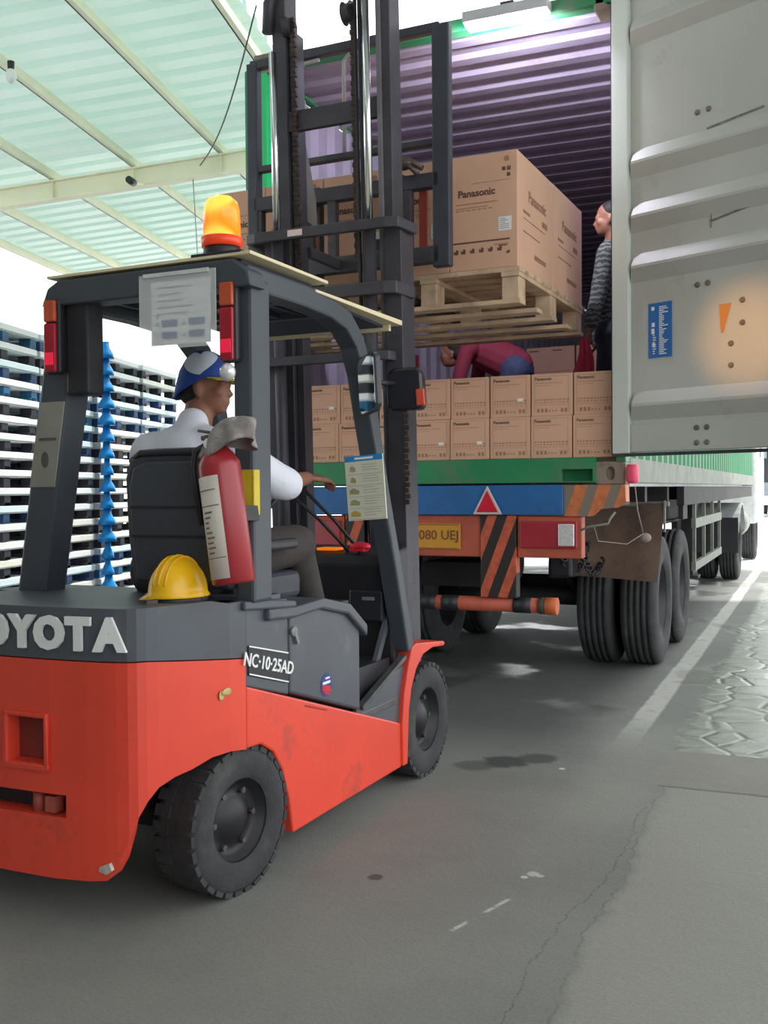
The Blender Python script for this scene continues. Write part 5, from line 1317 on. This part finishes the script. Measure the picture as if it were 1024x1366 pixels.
# second worker bending down beneath the raised load
gx, gy = -2.36, 8.35
hc3 = (gx-.52, gy-.10, 2.50); yaw3 = R(190)
E3, q3 = head_ells(hc3, yaw3, 1.0)
caps = [((gx-.38, gy-.03, 2.52), q3(-.05, 0, 0), .06, .055), ((gx-.02, gy, 2.38), (gx-.2, gy, 2.48), .14, .14), ((gx-.2, gy, 2.48), (gx-.33, gy, 2.52), .14, .11), ((gx-.34, gy-.17, 2.52), (gx-.34, gy+.17, 2.52), .06, .06),
        ((gx-.36, gy-.2, 2.50), (gx-.42, gy-.24, 2.23), .05, .042), ((gx-.42, gy-.24, 2.23), (gx-.52, gy-.22, 2.02), .038, .03), ((gx-.36, gy+.2, 2.50), (gx-.42, gy+.24, 2.23), .05, .042), ((gx-.42, gy+.24, 2.23), (gx-.52, gy+.22, 2.02), .038, .03)]
hand(caps, None, (gx-.53, gy-.22, 2.0), (-.3, 0, -1), (-1, 0, .3), 1, .7, 1); hand(caps, None, (gx-.53, gy+.22, 2.0), (-.3, 0, -1), (-1, 0, .3), 1, .7, -1)
lg = [((gx, gy-.09, 2.34), (gx-.06, gy-.1, 1.97), .09, .066), ((gx-.06, gy-.1, 1.97), (gx+.02, gy-.1, 1.62), .058, .04), ((gx, gy+.09, 2.34), (gx-.03, gy+.1, 1.97), .09, .066), ((gx-.03, gy+.1, 1.97), (gx+.04, gy+.1, 1.62), .058, .04)]
caps += [(a, b, r1*.9, r2*.9) for a, b, r1, r2 in lg]
for yy in (gy-.10, gy+.10): caps.append(((gx+.03, yy, 1.578), (gx-.14, yy, 1.570), .03, .026))
w2 = person('person', 'worker in a dark red shirt and jeans bending down under the raised load', (gx, gy, 1.532), I4, caps, E3, .010)
cloth(w2, 'shirt', I4, [((gx+.0, gy, 2.38), (gx-.2, gy, 2.48), .155, .155), ((gx-.2, gy, 2.48), (gx-.33, gy, 2.52), .155, .125), ((gx-.34, gy-.17, 2.52), (gx-.34, gy+.17, 2.52), .075, .075), ((gx-.36, gy-.2, 2.50), (gx-.41, gy-.235, 2.28), .068, .06), ((gx-.36, gy+.2, 2.50), (gx-.41, gy+.235, 2.28), .068, .06)], [], M('dark_red_shirt', (128, 40, 62), .85, 0, .1), .010)
cloth(w2, 'trousers', I4, [(a, b, r1*1.06, r2*1.15+.005) for a, b, r1, r2 in lg]+[((gx+.02, gy-.07, 2.34), (gx+.02, gy+.07, 2.34), .13, .13)], [], M('blue_jeans', (62, 72, 104), .9, 0, .12, 20), .010)
cloth(w2, 'hair', I4, [], [(q3(-.022, 0, .045), (.096, .083, .080)), (q3(-.04, 0, 0), (.075, .08, .07))], hair, .008)
for yy in (gy-.10, gy+.10): cloth(w2, 'shoe', I4, [((gx+.03, yy, 1.576), (gx-.16, yy, 1.568), .040, .034)], [], black, .008)

# hand pallet truck with a red frame, and a dark bag, in the shade of the container
hp = thing('pallet_jack', 'red hand pallet jack parked on the container floor behind the small cartons', 'pallet jack', (-2.75, 6.8, 1.532))
jr = M('jack_red', (188, 44, 46), .5, 0, .1)
for x in (-3.0, -2.62):
    mb = MB(); mb.box(x, x+.15, 6.9, 7.9, 1.60, 1.65); ob('fork', mb, jr, hp, bev=.006)
    mb = MB(); mb.lathe([(-.04, .035), (.04, .035)], (x+.075, 7.8, 1.568), 'x', 14); ob('roller', mb, black, hp)
mb = MB(); mb.box(-3.0, -2.47, 6.75, 6.92, 1.62, 1.95); mb.box(-2.85, -2.62, 6.7, 6.8, 1.9, 2.30); ob('frame', mb, jr, hp, bev=.01)
mb = MB(); mb.tube([(-2.735, 6.73, 1.95), (-2.735, 6.62, 2.62)], .018, 10); mb.tube([(-2.735, 6.62, 2.62), (-2.86, 6.61, 2.66), (-2.86, 6.60, 2.78), (-2.61, 6.60, 2.78), (-2.61, 6.61, 2.66), (-2.735, 6.62, 2.62)], .014, 8); ob('handle', mb, jr, hp)
mb = MB(); mb.lathe([(-.03, .09), (.03, .09)], (-2.735, 6.70, 1.622), 'x', 20); ob('steer_wheel', mb, black, hp)

# beacon light falling on the door
lamp('beacon_light', 'SPOT', tuple(FL @ Vector((bx+.10, by+.03, 2.30))), 230, (1, .45, .12), aim=(-.36, 5.6, 2.13), spot_size=R(14), spot_blend=1.0, shadow_soft_size=.03)
